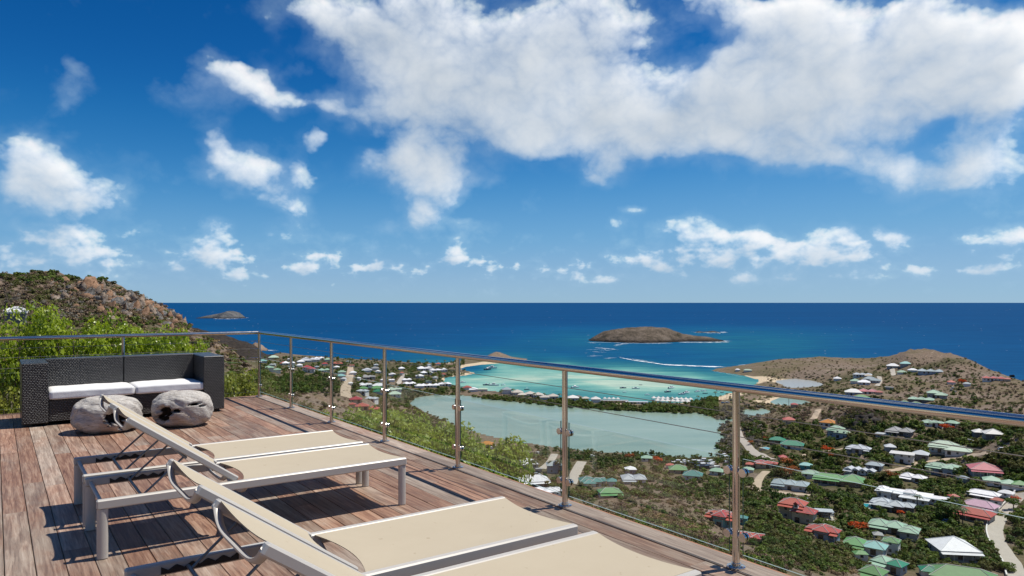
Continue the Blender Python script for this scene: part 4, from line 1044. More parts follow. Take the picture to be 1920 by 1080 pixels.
# ---------------------------------------------------------------- houses
ROOFC = dict(red=(.38, .065, .055), brick=(.36, .085, .06), orange=(.55, .24, .02), green=(.115, .265, .095), mint=(.28, .42, .30), pale=(.40, .50, .38), teal=(.055, .20, .18), dgreen=(.015, .19, .105), white=(.76, .76, .75), offwhite=(.62, .61, .57),
             grey=(.28, .28, .27), dark=(.12, .12, .12), bluegrey=(.30, .36, .38), silver=(.45, .48, .50), pink=(.47, .30, .37), rose=(.46, .14, .15), thatch=(.50, .46, .39), straw=(.40, .33, .24), ltteal=(.22, .42, .38))
WALLC = dict(white=(.70, .69, .66), cream=(.58, .50, .35), grey=(.36, .36, .35), dgrey=(.17, .17, .17), blue=(.33, .40, .46), teal=(.12, .36, .36), brown=(.25, .18, .13), tan=(.45, .37, .27), pink=(.6, .5, .45))
def roof_mat(c):
    name = 'tin_roof_' + c
    if name in MATS: return MATS[name]
    m, T, b = new_mat(name); P = T.new('ShaderNodeTexCoord').outputs['Object']; oi = T.new('ShaderNodeObjectInfo')
    col = ROOFC[c]; n = T.noise(P, .45, 6.0, .65); st = T.noise(T.vmath('MULTIPLY', P, (3, 3, .3)), 1.0, 4.0, .6)
    cc = T.mix(n, tuple(x * .78 for x in col) + (1,), tuple(min(.85, x * 1.18 + .01) for x in col) + (1,))
    cc = T.mix(T.math('MULTIPLY', T.smooth(st, .58, .75), .22), cc, (.22, .18, .15, 1))
    hs = T.new('ShaderNodeHueSaturation'); T.l.new(cc, hs.inputs['Color']); T.l.new(T.math('MULTIPLY_ADD', oi.outputs['Random'], .24, .9), hs.inputs['Value'])
    T.l.new(T.math('MULTIPLY_ADD', oi.outputs['Random'], .02, .49), hs.inputs['Hue'])
    T.l.new(hs.outputs[0], b.inputs['Base Color']); b.inputs['Roughness'].default_value = .5; b.inputs['Specular IOR Level'].default_value = .3
    wv = T.new('ShaderNodeTexWave', bands_direction='X'); T.l.new(P, wv.inputs[0]); wv.inputs['Scale'].default_value = 1.1; wv.inputs['Distortion'].default_value = 0
    bp = T.new('ShaderNodeBump'); bp.inputs['Strength'].default_value = .35; bp.inputs['Distance'].default_value = .08; T.l.new(wv.outputs['Fac'], bp.inputs['Height']); T.l.new(bp.outputs[0], b.inputs['Normal'])
    return m
def wall_mat(c): return plain('house_wall_' + c, WALLC[c], .85, 0, .2, .12, .5, obj_var=.15)
window_dark = plain('window_glass', (.03, .04, .05), .12, 0, .6, .2, .8)
trim_mat = plain('white_trim', (.68, .68, .66), .6, var=.05)
shutter_mat = plain('brown_door', (.16, .09, .05), .7, var=.15)
post_mat = plain('white_post', (.6, .58, .54), .7, var=.1)
WIN = MB().box(-.62, .62, -.05, .03, 0, 1.35).mesh('window', trim_mat)
PANE = MB().box(-.52, -.03, -.075, -.045, .1, 1.25).box(.03, .52, -.075, -.045, .1, 1.25).mesh('pane', window_dark)
DOOR = MB().box(-.95, .95, -.06, .03, 0, 2.15).mesh('door', shutter_mat)
DPANE = MB().box(-.85, -.05, -.085, -.055, .15, 2.0).box(.05, .85, -.085, -.055, .15, 2.0).mesh('pane', window_dark)

def hip_roof(x0, x1, y0, y1, z, h, mode, th=.16):
    """closed roof solid with an eaves edge: hip, pyramid, gable or flat"""
    w, d = x1 - x0, y1 - y0; cx, cy = (x0+x1)/2, (y0+y1)/2
    E = [(x0,y0,z),(x1,y0,z),(x1,y1,z),(x0,y1,z)]; B = [(x,y,z-th) for x,y,_ in E]
    if mode == 'pyr': r0 = r1 = (cx, cy, z + h)
    elif mode == 'gable': r0, r1 = ((x0, cy, z+h), (x1, cy, z+h)) if w >= d else ((cx, y0, z+h), (cx, y1, z+h))
    elif mode == 'shed': E = [(x0,y0,z),(x1,y0,z),(x1,y1,z+h),(x0,y1,z+h)]; r0 = None
    else:
        k = min(w, d) / 2
        r0, r1 = ((x0+k, cy, z+h), (x1-k, cy, z+h)) if w >= d else ((cx, y0+k, z+h), (cx, y1-k, z+h))
    V = E + B; Fc = [(7,6,5,4),(0,4,5,1),(1,5,6,2),(2,6,7,3),(3,7,4,0)]
    if mode in ('flat', 'shed'): Fc = [(0,1,2,3)] + Fc; R_ = None
    elif mode == 'pyr': V.append(r0); Fc += [(0,1,8),(1,2,8),(2,3,8),(3,0,8)]; R_ = [(E[i], r0) for i in range(4)]
    elif w >= d: V += [r0, r1]; Fc += [(0,1,9,8),(2,3,8,9),(1,2,9),(3,0,8)]; R_ = [(r0, r1)] + ([(E[0],r0),(E[3],r0),(E[1],r1),(E[2],r1)] if mode == 'hip' else [])
    else: V += [r0, r1]; Fc += [(1,2,9,8),(3,0,8,9),(0,1,8),(2,3,9)]; R_ = [(r0, r1)] + ([(E[0],r0),(E[1],r0),(E[2],r1),(E[3],r1)] if mode == 'hip' else [])
    return V, Fc, R_

HOUSES = []
def house(u, v, wpx, plan, roof, wall, rot, st, short, detail='', dr=.72, opts=()):
    p = hit(u, v)
    if p is None: return
    x, y, z = p; sc = y / F; rz = R(rot)
    w = wpx * sc / (abs(math.cos(rz)) + dr * abs(math.sin(rz))); d = w * dr
    ux, uy = x / math.hypot(x, y), y / math.hypot(x, y); back = .5 * (d * abs(math.cos(rz)) + w * abs(math.sin(rz)))
    cx, cy = x + ux * back, y + uy * back; z = float(ground(cx, cy)) * .6 + z * .4
    face = math.atan2(-ux, uy)                # front turned to the line of sight, then by rot
    o = thing('house', (short + ' ' + detail).strip(), 'house', (cx, cy, z), face + rz, opts[0] if opts else None)
    HOUSES.append((cx, cy, max(w, d) * .5, short, u, v, wpx))
    big = wpx >= 30; hs = 2.75 * st; ov = min(.7, w * .06)
    mods = []                                 # x0, x1, y0, y1 (fractions), wall height, roof mode, roof colour
    if plan in ('hip', 'pyr', 'gable', 'flat', 'shed'): mods = [(0, 1, 0, 1, 1, plan, roof)]
    elif plan.startswith('row'):
        n = int(plan[3:]); mods = [(i / n, (i + 1) / n, .06 * (i % 2), 1 - .06 * (i % 2), 1, 'pyr', roof) for i in range(n)]
    elif plan == 'ell': mods = [(0, .62, .25, .8, 1, 'hip', roof), (.58, 1, 0, 1, 1.02, 'pyr', roof)]
    elif plan == 'cross': mods = [(0, 1, .3, .85, 1, 'hip', roof), (.3, .75, 0, 1, 1.08, 'hip', roof)]
    elif plan == 'multi': mods = [(0, .5, .35, 1, 1, 'pyr', roof), (.42, .8, .1, .7, 1.12, 'pyr', roof), (.72, 1, .4, 1, .95, 'pyr', roof), (.1, .55, 0, .45, .9, 'hip', roof)]
    elif plan == 'step': mods = [(0, .66, .3, 1, 1.15, 'hip', roof), (.4, 1, 0, .62, .82, 'hip', roof)]
    elif plan == 'villa': mods = [(0, 1, .35, 1, .95, 'flat', roof), (.5, 1, 0, .42, .85, 'flat', roof), (.12, .3, .1, .5, 1.25, 'flat', roof), (.02, .16, .45, .85, 1.1, 'hip', roof), (.55, .7, .42, .8, 1.2, 'pyr', roof)]
    elif plan == 'saw': mods = [(i / 4, (i + .92) / 4, .1 * i, .7 + .1 * (i % 2), 1, 'gable', roof) for i in range(4)]
    elif plan == 'two': mods = [(0, .5, 0, 1, 1, 'hip', roof), (.5, 1, .05, .95, 1, 'hip', opts[1] if len(opts) > 1 else roof)]
    elif plan == 'mint3': mods = [(0, .36, .35, 1, 1, 'pyr', roof), (.33, .70, .35, 1, 1, 'pyr', roof), (.66, 1, .3, .72, 1, 'pyr', roof), (.66, 1, 0, .34, .98, 'pyr', roof)]
    for i, (a, b_, c, e, hk, mode, rc) in enumerate(mods):
        X0, X1, Y0, Y1 = -w/2 + a*w, -w/2 + b_*w, -d/2 + c*d, -d/2 + e*d; H = hs * hk + .03 * i
        open_ = plan in ('hip', 'pyr') and len(opts) > 2 and opts[2] == 'open'
        if open_:
            m = MB()
            for px_ in (X0 + .3, X1 - .3):
                for py_ in (Y0 + .3, Y1 - .3): MB().box(px_ - .12, px_ + .12, py_ - .12, py_ + .12, -2, H - .02).build('post', post_mat, o)
        else:
            MB().box(X0, X1, Y0, Y1, -3.5, H - .02 - (.16 if mode not in ('flat',) else 0)).build('wall', wall_mat(wall), o)
        rh = {'hip': .30, 'pyr': .30, 'gable': .30, 'flat': 0, 'shed': .12}[mode] * min(X1 - X0, Y1 - Y0)
        V, Fc, ridges = hip_roof(X0 - ov, X1 + ov, Y0 - ov, Y1 + ov, H, rh, mode, .18 if mode != 'flat' else .35)
        r = link_mesh('roof', np_mesh('roof', V, Fc, roof_mat(rc)), o)
        if big and ridges:
            m = MB()
            for q0, q1 in ridges: m.tube([Vector(q0) + Vector((0, 0, .04)), Vector(q1) + Vector((0, 0, .04))], .13, 4)
            m.build('ridge_cap', roof_mat(rc) if rc in ('white', 'silver', 'grey', 'thatch') else plain('pale_ridge', (.5, .5, .46), .6), r)
        if wpx >= 19 and not open_ and (X1 - X0) > 3:
            n = max(1, int((X1 - X0) / 3.4)); lv = st if st == int(st) else 1
            for s_ in range(int(max(1, round(st)))):
                for q in range(n):
                    xx = X0 + (q + .5) * (X1 - X0) / n; zz = s_ * 2.75 + .85
                    if (q + i + s_) % 3 == 1 and s_ == 0:
                        dd = link_mesh('door', DOOR, o, (xx, Y0 - .004, .05)); link_mesh('pane', DPANE, dd)
                    else:
                        ww = link_mesh('window', WIN, o, (xx, Y0 - .004, zz)); link_mesh('pane', PANE, ww)
                if wpx >= 30:
                    ns = max(1, int((Y1 - Y0) / 4.0))
                    for q in range(ns):
                        yy = Y0 + (q + .5) * (Y1 - Y0) / ns
                        ww = link_mesh('window', WIN, o, (X1 + .004, yy, s_ * 2.75 + .85), (0, 0, R(90))); link_mesh('pane', PANE, ww)
                        ww = link_mesh('window', WIN, o, (X0 - .004, yy, s_ * 2.75 + .85), (0, 0, R(-90))); link_mesh('pane', PANE, ww)
        if i == 0 and wpx >= 44 and mode not in ('flat',) and not open_:      # a porch along the front
            g = MB().box(X0, X1, Y0 - 2.2, Y0, -1.5, .12).build('porch_floor', plain('terrace_tile', (.42, .37, .30), .8), o)
            V, Fc, _ = hip_roof(X0 - ov + .05, X1 + ov - .05, Y0 - 2.4, Y0 - ov + .4, H - .75, .42, 'shed', .1); link_mesh('porch_roof', np_mesh('porch_roof', V, Fc, roof_mat(rc)), o)
            for q in range(int((X1 - X0) / 3.2) + 1):
                px_ = X0 + .2 + q * (X1 - X0 - .4) / max(1, int((X1 - X0) / 3.2)); MB().box(px_ - .09, px_ + .09, Y0 - 2.2, Y0 - 2.02, .12, H - .86).build('post', post_mat, o)
    if 'dormer' in opts:
        V, Fc, _ = hip_roof(-1.1, 1.1, -d/2 + .2, -d/2 + 3.2, hs + 1.9, .9, 'gable', .1)
        dm = MB().box(-.85, .85, -d/2 + .5, -d/2 + 3, hs + .1, hs + 1.8).build('dormer', wall_mat('white'), o)
        link_mesh('dormer_roof', np_mesh('dormer_roof', V, Fc, roof_mat(roof)), dm); link_mesh('pane', PANE, dm, (0, -d/2 + .5, hs + .5))
    return o

HL = [
 # near village, right of the terrace
 (1497,981,72,'step','red','cream',-14,2,'big red roofed villa with a dormer','above the scrub slope',.7,('houses of the village','x','y','dormer')),
 (1543,1014,62,'cross','red','blue',-16,1.2,'red roofed house with a blue garage wall','just below the dormered villa',.7),
 (1405,1022,50,'row3','red','tan',-12,1,'row of three red hipped roofs','behind the railing post, above bare ground',.6),
 (1352,990,58,'cross','red','teal',-18,1.5,'red roofed house with turquoise walls','left of the nearest railing post',.7),
 (1392,985,20,'hip','teal','teal',-10,1,'small turquoise roofed annexe','behind the turquoise walled house'),
 (1676,1009,88,'mint3','mint','grey',-8,1,'long house with four pale mint pyramids','beside the orange flame tree',.6),
 (1646,1018,19,'pyr','grey','grey',10,1,'small grey garden pavilion','in front of the mint pyramid house',1,('garden pavilions','x','open')),
 (1622,1041,74,'two','green','white',-12,1,'long house half green half teal roofed','below the mint pyramid house',.5,('houses of the village','ltteal')),
 (1671,1041,31,'pyr','green','white',-10,1.7,'tall white house with a green pyramid roof','beside the green and teal house',.9),
 (1613,1051,27,'hip','green','white',20,.8,'low green roof','in front of the green and teal house'),
 (1668,1077,60,'two','mint','blue',-24,1.1,'gabled house half pale mint half dark green','at the bottom of the village',.6,('houses of the village','dgreen')),
 (1638,1094,48,'hip','green','white',-20,1.2,'bright green hipped roof','cut by the bottom edge, left of the gabled house',.9),
 (1742,1086,34,'pyr','dgreen','white',12,.9,'small dark green pyramid roof','right of the two tone gabled house',.9),
 (1806,1104,112,'hip','green','white',4,1.1,'wide green roof','along the bottom edge under the white pyramid house',.5),
 (1787,1052,86,'pyr','white','grey',24,1.2,'big white pyramid roofed house','beside the concrete road',.9),
 (1693,947,98,'villa','white','white',-10,1.2,'large white flat roofed villa','in the middle of the village',.6),
 (1672,963,76,'multi','silver','dgrey',-10,1,'silver grey many hipped villa','beside the blue pool',.6),
 (1760,949,32,'flat','white','white',-8,1,'white flat roofed block','right of the large white villa',.8),
 (1788,943,20,'hip','brick','white',30,1,'small red roof with green edge','behind the white flat block'),
 (1838,963,58,'hip','pink','white',-18,1,'house with a pale pink roof','beside the concrete road',.6),
 (1829,979,62,'hip','red','grey',-16,1,'broad red roof','in front of the pink roofed house',.6),
 (1869,950,20,'hip','brick','white',-10,1,'small brick red roof','next to the round dark tree'),
 (1845,938,50,'hip','white','white',-14,.9,'long white roof','behind the pink roofed house',.4),
 (1887,936,26,'hip','white','white',-14,.8,'short white roof','behind the red flowering tree by the road'),
 (1845,896,54,'pyr','rose','grey',12,1.1,'house with a rose red pyramid roof','alone below the dry slope',.8),
 (1768,894,56,'ell','mint','blue',-14,1.6,'two storey blue house with a light green roof','left of the rose red pyramid',.7),
 (1859,913,28,'pyr','mint','white',5,.8,'first small mint pyramid','below the rose red pyramid house',.9),
 (1892,918,26,'pyr','mint','white',5,.8,'second small mint pyramid','near the picture edge',.9),
 (1912,920,26,'pyr','green','white',5,.8,'third small green pyramid','touching the picture edge',.9),
 (1712,906,44,'two','white','white',-20,.8,'pair of white gables','behind the large white villa',.5),
 (1806,906,22,'hip','bluegrey','grey',-30,.8,'small blue grey roof','among trees below the light green house'),
 (1782,858,72,'step','pale','offwhite' if False else 'white',-6,1.3,'wide house with a pale green sheet roof','above the dirt track',.6),
 (1692,868,40,'flat','offwhite','white',-6,1.9,'white two storey cube house','above the dirt track',.7),
 (1726,865,28,'pyr','silver','dgrey',-6,1.2,'grey house with a small pyramid','joined to the white cube house',.9),
 (1669,848,20,'pyr','silver','grey',8,1,'lone little grey pyramid roof','behind the white cube house',1),
 (1688,818,46,'two','grey','dgrey',-14,1.1,'dark grey twin hipped house','below the black rock',.7),
 (1656,823,26,'flat','silver','grey',-14,.9,'low pale flat roof','left of the dark grey twin house'),
 (1836,819,24,'pyr','offwhite','dgrey',14,1,'left of two grey white pavilions','just under the handrail',1),
 (1862,824,36,'pyr','offwhite','dgrey',14,1.2,'larger of two grey white pavilions','just under the handrail',.9),
 (1748,801,36,'multi','mint','white',-10,1,'mint roofs hidden in trees','behind the orange flowering tree',.6),
 (1785,803,24,'hip','mint','white',-20,.9,'small mint roof','right of the orange flowering tree'),
 (1610,855,44,'cross','silver','grey',-16,1,'white grey crossed roof house','left of the white cube house',.7),
 (1553,803,31,'pyr','orange','white',-16,1.1,'house with a bright orange roof','above the green two storey house',.8),
 (1573,824,44,'step','mint','blue',-16,1.7,'two storey house with light green stepped roofs','below the orange roof',.8),
 (1479,796,22,'hip','red','cream',8,1.2,'small yellow house with a red roof','alone on the scrub hill',.8),
 (1458,833,28,'hip','dgreen','brown',-8,1,'dark green roof','beside the small turquoise pool',.7),
 (1485,843,40,'hip','dgreen','white',-4,.9,'wide dark green roof','right of the small turquoise pool',.6),
 (1572,913,88,'ell','green','brown',-6,1.1,'long bright green L shaped roof','above the tin house',.5),
 (1520,898,30,'hip','mint','white',-6,.9,'mint roof end','left of the long green roof'),
 (1482,921,64,'row3','bluegrey','white',-8,1.1,'blue grey tin roofed house','on a bare yard beside a dirt track',.5),
 (1614,894,54,'saw','silver','white',-18,.9,'row of four small grey gables','behind the long green roof',.5),
 (1640,883,30,'hip','bluegrey','grey',-14,.9,'blue grey roof','behind the row of grey gables'),
 (1436,879,40,'multi','red','tan',-8,1,'cluster of red roofs','left above the tin house',.6),
 (1411,879,24,'row2','red','tan',-8,.9,'low pair of red roofs','by the railing post clamp',.6),
 (1403,888,20,'hip','mint','white',-6,.8,'small mint roof','in front of the low red pair'),
 (1468,867,16,'pyr','red','tan',10,1,'small red pyramid','beside an orange flame tree',1),
 (1511,881,22,'hip','ltteal','teal',-6,.9,'small teal roof','in the trees left of the long green roof'),
 (1271,889,33,'hip','green','tan',6,.9,'light green pyramid roof','beside the boat yard',.8),
 (1299,901,35,'hip','teal','white',-6,1,'teal hipped roof','in front of the light green pyramid',.8),
 (1345,892,28,'hip','mint','white',-14,.9,'pale mint roof','beside the boat yard, touching the post',.7),
 (1182,890,22,'pyr','white','grey',10,1.1,'small white pyramid house','among trees near the pond',.9),
 (1188,908,46,'two','silver','white',8,1,'grey white twin hipped house','with a dark garden wall',.7),
 (1112,914,52,'multi','teal','white',8,1,'teal many hipped house','beside the concrete lane',.8),
 (1147,913,18,'pyr','teal','white',4,1.1,'small teal pyramid house','right of the teal many hipped house',1),
 (1143,934,44,'hip','green','white',14,.9,'green hipped roof','below the teal houses',.6),
 (1025,934,62,'multi','white','white',14,.9,'white many hipped house','behind the middle railing post',.6),
 (997,913,66,'hip','white','grey',12,1,'long white roofed hall','above the white many hipped house',.5),
 (1041,888,32,'hip','bluegrey','blue',4,1.7,'two storey blue grey house with a dormer','behind the middle railing post',.8,('houses of the village','x','y','dormer')),
 (989,880,40,'pyr','white','grey',14,1,'white tent shaped roof','below the parking lot',.9),
 (913,840,24,'hip','orange','tan',0,.9,'orange tiled roof','at the hedge end of the parking lot'),
 (1213,866,20,'hip','mint','white',0,.9,'small mint roof','in the trees by the pond shore'),
 (1256,879,14,'hip','red','white',0,.8,'tiny red roof','left of the boat yard'),
 (1010,886,12,'flat','grey','grey',10,.8,'small grey shed','below the white tent roof'),
 # the plain to the left
 (492,680,16,'pyr','ltteal','white',0,1,'teal pyramid roof','beside the corner post'),
 (513,674,18,'hip','pale','cream',0,1,'pale yellow green roof','near the dark headland'),
 (541,684,22,'row2','white','white',0,1,'two white hipped roofs','behind the second railing post'),
 (532,684,14,'hip','brick','white',0,1,'small reddish roof','left of the second railing post'),
 (564,681,14,'hip','white','white',6,1,'small white roof','right of the second railing post'),
 (582,679,34,'multi','silver','white',0,1.2,'large pale blue and white villa','on the far shore',.8),
 (598,675,18,'row2','white','white',0,1,'white double roof','at the sea edge'),
 (579,699,24,'step','red','white',-6,1.8,'tall red roofed house','on the edge of the dry field',.8),
 (608,698,20,'row2','mint','white',0,1.1,'pair of mint pyramids','right of the tall red roofed house',.8),
 (609,685,10,'hip','red','white',0,1,'tiny red roof','above the mint pair'),
 (631,685,22,'hip','brick','tan',0,1,'wide brick red roof','behind the third railing post',.5),
 (641,702,14,'hip','mint','white',0,1,'mint roof','left of the dirt road top'),
 (639,709,16,'hip','ltteal','white',0,.9,'pale teal roof','left of the dirt road'),
 (504,696,17,'pyr','mint','white',0,1,'light green pyramid','right of the corner post'),
 (519,699,14,'pyr','mint','white',0,.9,'smaller light green pyramid','right of the corner post'),
 (691,712,26,'multi','grey','grey',4,1.1,'grey many hipped villa','right of the dirt road',.8),
 (685,727,25,'multi','white','white',4,1,'white many hipped villa','right of the dirt road',.8),
 (710,728,24,'hip','white','white',0,1,'white hipped roof','beside the fourth railing post',.6),
 (680,742,24,'row2','silver','white',-30,1,'upper end of the silver terrace','right of the dirt road',.8),
 (697,753,26,'row2','silver','white',-30,1,'lower end of the silver terrace','above the red trio',.8),
 (681,733,16,'hip','green','white',0,.9,'green roof','between the white villa and silver terrace'),
 (706,733,20,'hip','green','white',0,.9,'green roof','under the white hipped roof'),
 (709,739,18,'hip','dgreen','white',0,.9,'dark green roof','under the green roof by the fourth post'),
 (667,758,22,'pyr','red','tan',0,1,'uppermost of three red roofs','below the silver terrace',.8),
 (679,771,24,'pyr','brick','tan',0,1,'middle of three red roofs','above the hedge',.8),
 (700,777,22,'pyr','red','tan',0,1,'lowest of three red roofs','above the hedge',.8),
 (661,765,13,'pyr','brick','tan',0,.9,'small faded red roof','left of the red trio',.8),
 (740,736,25,'multi','pale','white',0,1,'pale green villa','right of the fourth railing post',.8),
 (740,744,22,'hip','pale','white',0,1,'pale yellow green roof','right of the fourth railing post'),
 (688,698,18,'hip','silver','white',0,1,'silver roof','above the grey villa'),
 (703,694,14,'hip','grey','white',0,1,'grey roof','above the grey villa'),
 (662,703,12,'hip','white','white',0,1,'small white roof','at the top of the dirt road'),
 (735,706,12,'hip','white','white',0,1.1,'narrow white house','behind yellow green trees'),
 (797,695,30,'row2','white','white',8,1.2,'white double roofed villa','near the sand spit',.7),
 (822,698,34,'row3','white','white',14,1,'row of white roofs','near the sand spit',.4),
 (800,703,24,'row2','white','white',14,1,'lower row of white roofs','among palms',.5),
 (787,709,16,'hip','white','white',10,1,'small white roof','among palms'),
 (763,716,18,'row2','white','white',10,1,'white roofs','beside the grey road in the palms',.6),
 (768,724,24,'row2','white','white',6,1,'white roofs','beside the pond reeds',.6),
 (806,727,36,'row3','white','white',4,.9,'long white row','along the pond shore',.35),
 (834,724,24,'row2','white','white',6,1,'white pair of roofs','at the bay shore',.5),
 (786,728,16,'hip','white','white',0,1,'single white roof','left end of the long white row'),
 (876,731,16,'hip','brick','white',0,1,'brown roof','at the root of the sand strip'),
 (888,735,16,'hip','white','white',0,1,'white roof','at the root of the sand strip'),
 (905,734,18,'hip','pale','white',0,1,'long pale roof','at the root of the sand strip',.4),
 # the strip between the pond and the bay
 (950,739,18,'hip','bluegrey','white',4,1.9,'tall grey white house','at the palm end of the sand strip',.8),
 (970,741,22,'pyr','thatch','white',6,1.2,'first thatch grey pyramid','on the sand strip',.8),
 (979,744,16,'hip','thatch','tan',6,.8,'low thatch roof','between the first two pyramids'),
 (994,744,20,'pyr','thatch','white',6,1.2,'second thatch grey pyramid','on the sand strip',.8),
 (1009,746,20,'pyr','thatch','white',6,1.2,'third thatch grey pyramid','on the sand strip',.8),
 (1021,750,18,'hip','thatch','white',6,1,'low brown grey roof','before the fourth pyramid'),
 (1037,749,20,'pyr','thatch','white',6,1.3,'fourth thatch grey pyramid','left of the middle post',.8),
 (1074,752,22,'pyr','offwhite','white',6,1.3,'white grey pyramid house','right of the middle post',.8),
 (1084,748,16,'hip','dark','white',6,1,'dark shingled roof','behind the white grey pyramid house'),
 (1098,751,14,'hip','thatch','white',6,1,'small thatch roof','right of the dark shingled roof'),
 (1117,755,18,'pyr','offwhite','white',6,1.4,'two storey white pyramid house','on the sand strip',.9),
 (1152,756,50,'flat','grey','tan',4,1,'long flat roofed beach restaurant','on the sand strip',.22),
 (1194,758,40,'flat','silver','white',3,.9,'long low white beach building','beside the pavilions',.2),
 # the peninsula
 (1674,691,20,'hip','white','grey',0,1.2,'white roofed house on the saddle','below the hill top'),
 (1698,688,18,'hip','ltteal','grey',0,1,'teal roof','right of the saddle house'),
 (1691,702,16,'hip','mint','white',0,1,'small mint roof','under the saddle house'),
 (1711,698,15,'hip','white','white',0,.9,'flat white roof','in the hill garden'),
 (1745,703,42,'row3','bluegrey','blue',0,1.1,'long pale blue villa','across the hill foot',.45),
 (1617,707,32,'row3','silver','white',-8,1.1,'upper pale villa','on the peninsula slope',.5),
 (1628,709,12,'hip','straw','tan',0,.9,'small tan roof','below the upper pale villa'),
 (1635,719,32,'step','bluegrey','grey',-10,1.3,'blue grey stepped villa','in the peninsula hamlet',.7),
 (1603,720,15,'pyr','mint','white',0,1.1,'small pale mint pyramid','in the peninsula hamlet',.9),
 (1620,722,20,'hip','white','white',0,1,'white hipped house','in the peninsula hamlet'),
 (1570,714,13,'pyr','white','white',0,1,'tiny white pyramid','beside the silty pond',.9),
 (1600,741,28,'hip','offwhite','blue',0,1.2,'pale pink white roofed house','above the handrail',.7),
 (1627,739,30,'row2','rose','white',0,1,'pink red and white house','above the handrail',.6),
 (1648,740,12,'hip','brick','tan',0,.9,'small brick roof','right of the pink red house'),
 (1615,753,27,'hip','green','tan',0,1,'light green roof','touching the handrail',.7),
 (1757,747,32,'step','mint','grey',0,1.3,'mint stepped house','on bare ground by three cars',.8),
 (1727,757,42,'row3','mint','dgrey',-6,1.2,'mint roofed row with grey walls','above the handrail',.5),
 (1706,765,42,'two','green','grey',-8,1,'green twin roof','half hidden by the handrail',.5),
 (1863,716,36,'row3','red','white',4,1.1,'three red pyramids on white walls','below the hill shoulder',.5),
 (1889,716,10,'pyr','red','tan',0,.9,'tiny red pyramid','right of the three red pyramids',.9),
 (1784,721,14,'pyr','red','white',10,1,'red pyramid house','in the hill foot garden',.9),
 (1813,725,12,'hip','bluegrey','white',0,1.1,'small blue grey house','behind the dark trees'),
 (1667,731,15,'flat','grey','grey',-10,1,'grey concrete house','right of the peninsula hamlet'),
 (1383,697,8,'hip','white','white',0,1,'tiny white hut','at the peninsula tip'),
 (1402,698,14,'hip','pale','white',0,.9,'low pale hut','near the peninsula tip',.5),
 (1489,764,12,'hip','red','tan',0,1,'tiny red roof','between the small ponds'),
 # the ridge on the left
 (30,608,34,'hip','white','dgrey',-6,.5,'white roofed hut','among bushes on the rocky ridge',.7),
]
for h in HL: house(*h)

# many small roofs between the trees of the plain
sm = random.Random(17); extra = []
for i in range(70):
    u, v = sm.choice([(sm.uniform(640, 850), sm.uniform(684, 726)), (sm.uniform(500, 660), sm.uniform(676, 692))])
    if all(abs(u - h[4]) > h[6] * .5 + 6 or abs(v - h[5]) > 6 for h in HOUSES) and all(abs(u - e[0]) > 13 or abs(v - e[1]) > 6 for e in extra): extra.append((u, v))
extra.sort()
for i, (u, v) in enumerate(extra[:34]):
    col = sm.choice(['white', 'white', 'offwhite', 'silver', 'mint', 'brick', 'bluegrey'])
    house(u, v, sm.uniform(8, 13), sm.choice(['hip', 'pyr', 'row2']), col, 'white', sm.uniform(-20, 20), 1, '%s small roof of the plain' % ordinal(i + 1), 'among trees, counted from the corner post', .8, ('small houses of the plain',))

# open pavilions of the beach club
pv = 0
thatch = roof_mat('offwhite')
def pavilion(u, v, wpx, label, name='beach_pavilion'):
    p = hit(u, v); w = wpx * p[1] / F
    o = thing(name, label, 'pavilion', p, 0.1, 'white beach club pavilions')
    V, Fc, _ = hip_roof(-w/2, w/2, -w/2, w/2, 2.6, w * .42, 'pyr', .15); link_mesh('roof', np_mesh('roof', V, Fc, thatch), o)
    for a in (-1, 1):
        for b_ in (-1, 1): MB().box(a*w*.42-.12, a*w*.42+.12, b_*w*.42-.12, b_*w*.42+.12, -1, 2.5).build('post', post_mat, o)
    HOUSES.append((p[0], p[1], w * .4, label, u, v, wpx))
ORD = ['first', 'second', 'third', 'fourth', 'fifth', 'sixth', 'seventh', 'eighth', 'ninth', 'tenth', 'eleventh', 'twelfth', 'thirteenth', 'fourteenth', 'fifteenth', 'sixteenth', 'seventeenth', 'eighteenth', 'nineteenth', 'twentieth', 'twenty first', 'twenty second', 'twenty third', 'twenty fourth', 'twenty fifth', 'twenty sixth', 'twenty seventh', 'twenty eighth', 'twenty ninth', 'thirtieth']
for i in range(9): pavilion(1226 + i * 8.6, 750.5 + .35 * i, 8.6, '%s white pavilion roof in the bay side row, counted from the restaurant' % ORD[i])
for i in range(7): pavilion(1233 + i * 9.4, 755.5 + .3 * i, 10.5, '%s white pavilion roof in the pond side row, counted from the restaurant' % ORD[i])
for i in range(4): pavilion(1134 + i * 8.2, 751.5 + .3 * i, 7.0, '%s small cupola pavilion behind the flat beach restaurant' % ORD[i])

# carport, pool terraces
def carport():
    p = hit(1551, 974); s = p[1] / F; o = thing('carport', 'grey flat roofed carport with two cars beside the dormered villa', 'carport', (p[0], p[1] + 3, p[2]), R(-14))
    w = 32 * s; MB().box(-w/2, w/2, -2.6, 2.6, 2.7, 2.95).build('roof', roof_mat('silver'), o)
    for a in (-1, -.33, .33, 1):
        for b_ in (-1, 1): MB().box(a*(w/2-.2)-.1, a*(w/2-.2)+.1, b_*2.3-.1, b_*2.3+.1, -1.5, 2.7).build('post', wall_mat('dgrey'), o)
    MB().box(-w/2, w/2, 2.45, 2.6, -1.5, 2.69).build('back_wall', wall_mat('grey'), o); MB().box(-w/2, w/2, -6, 2.4, -1.5, .1).build('slab', plain('pale_slab', (.45, .41, .34), .9), o)
    HOUSES.append((p[0], p[1] + 2, w * .6, 'grey carport', 1551, 974, 32)); return p, w
cp = carport()
pool_mat = plain('pool_water', (.03, .30, .36), .12, 0, .5, .1, .4)
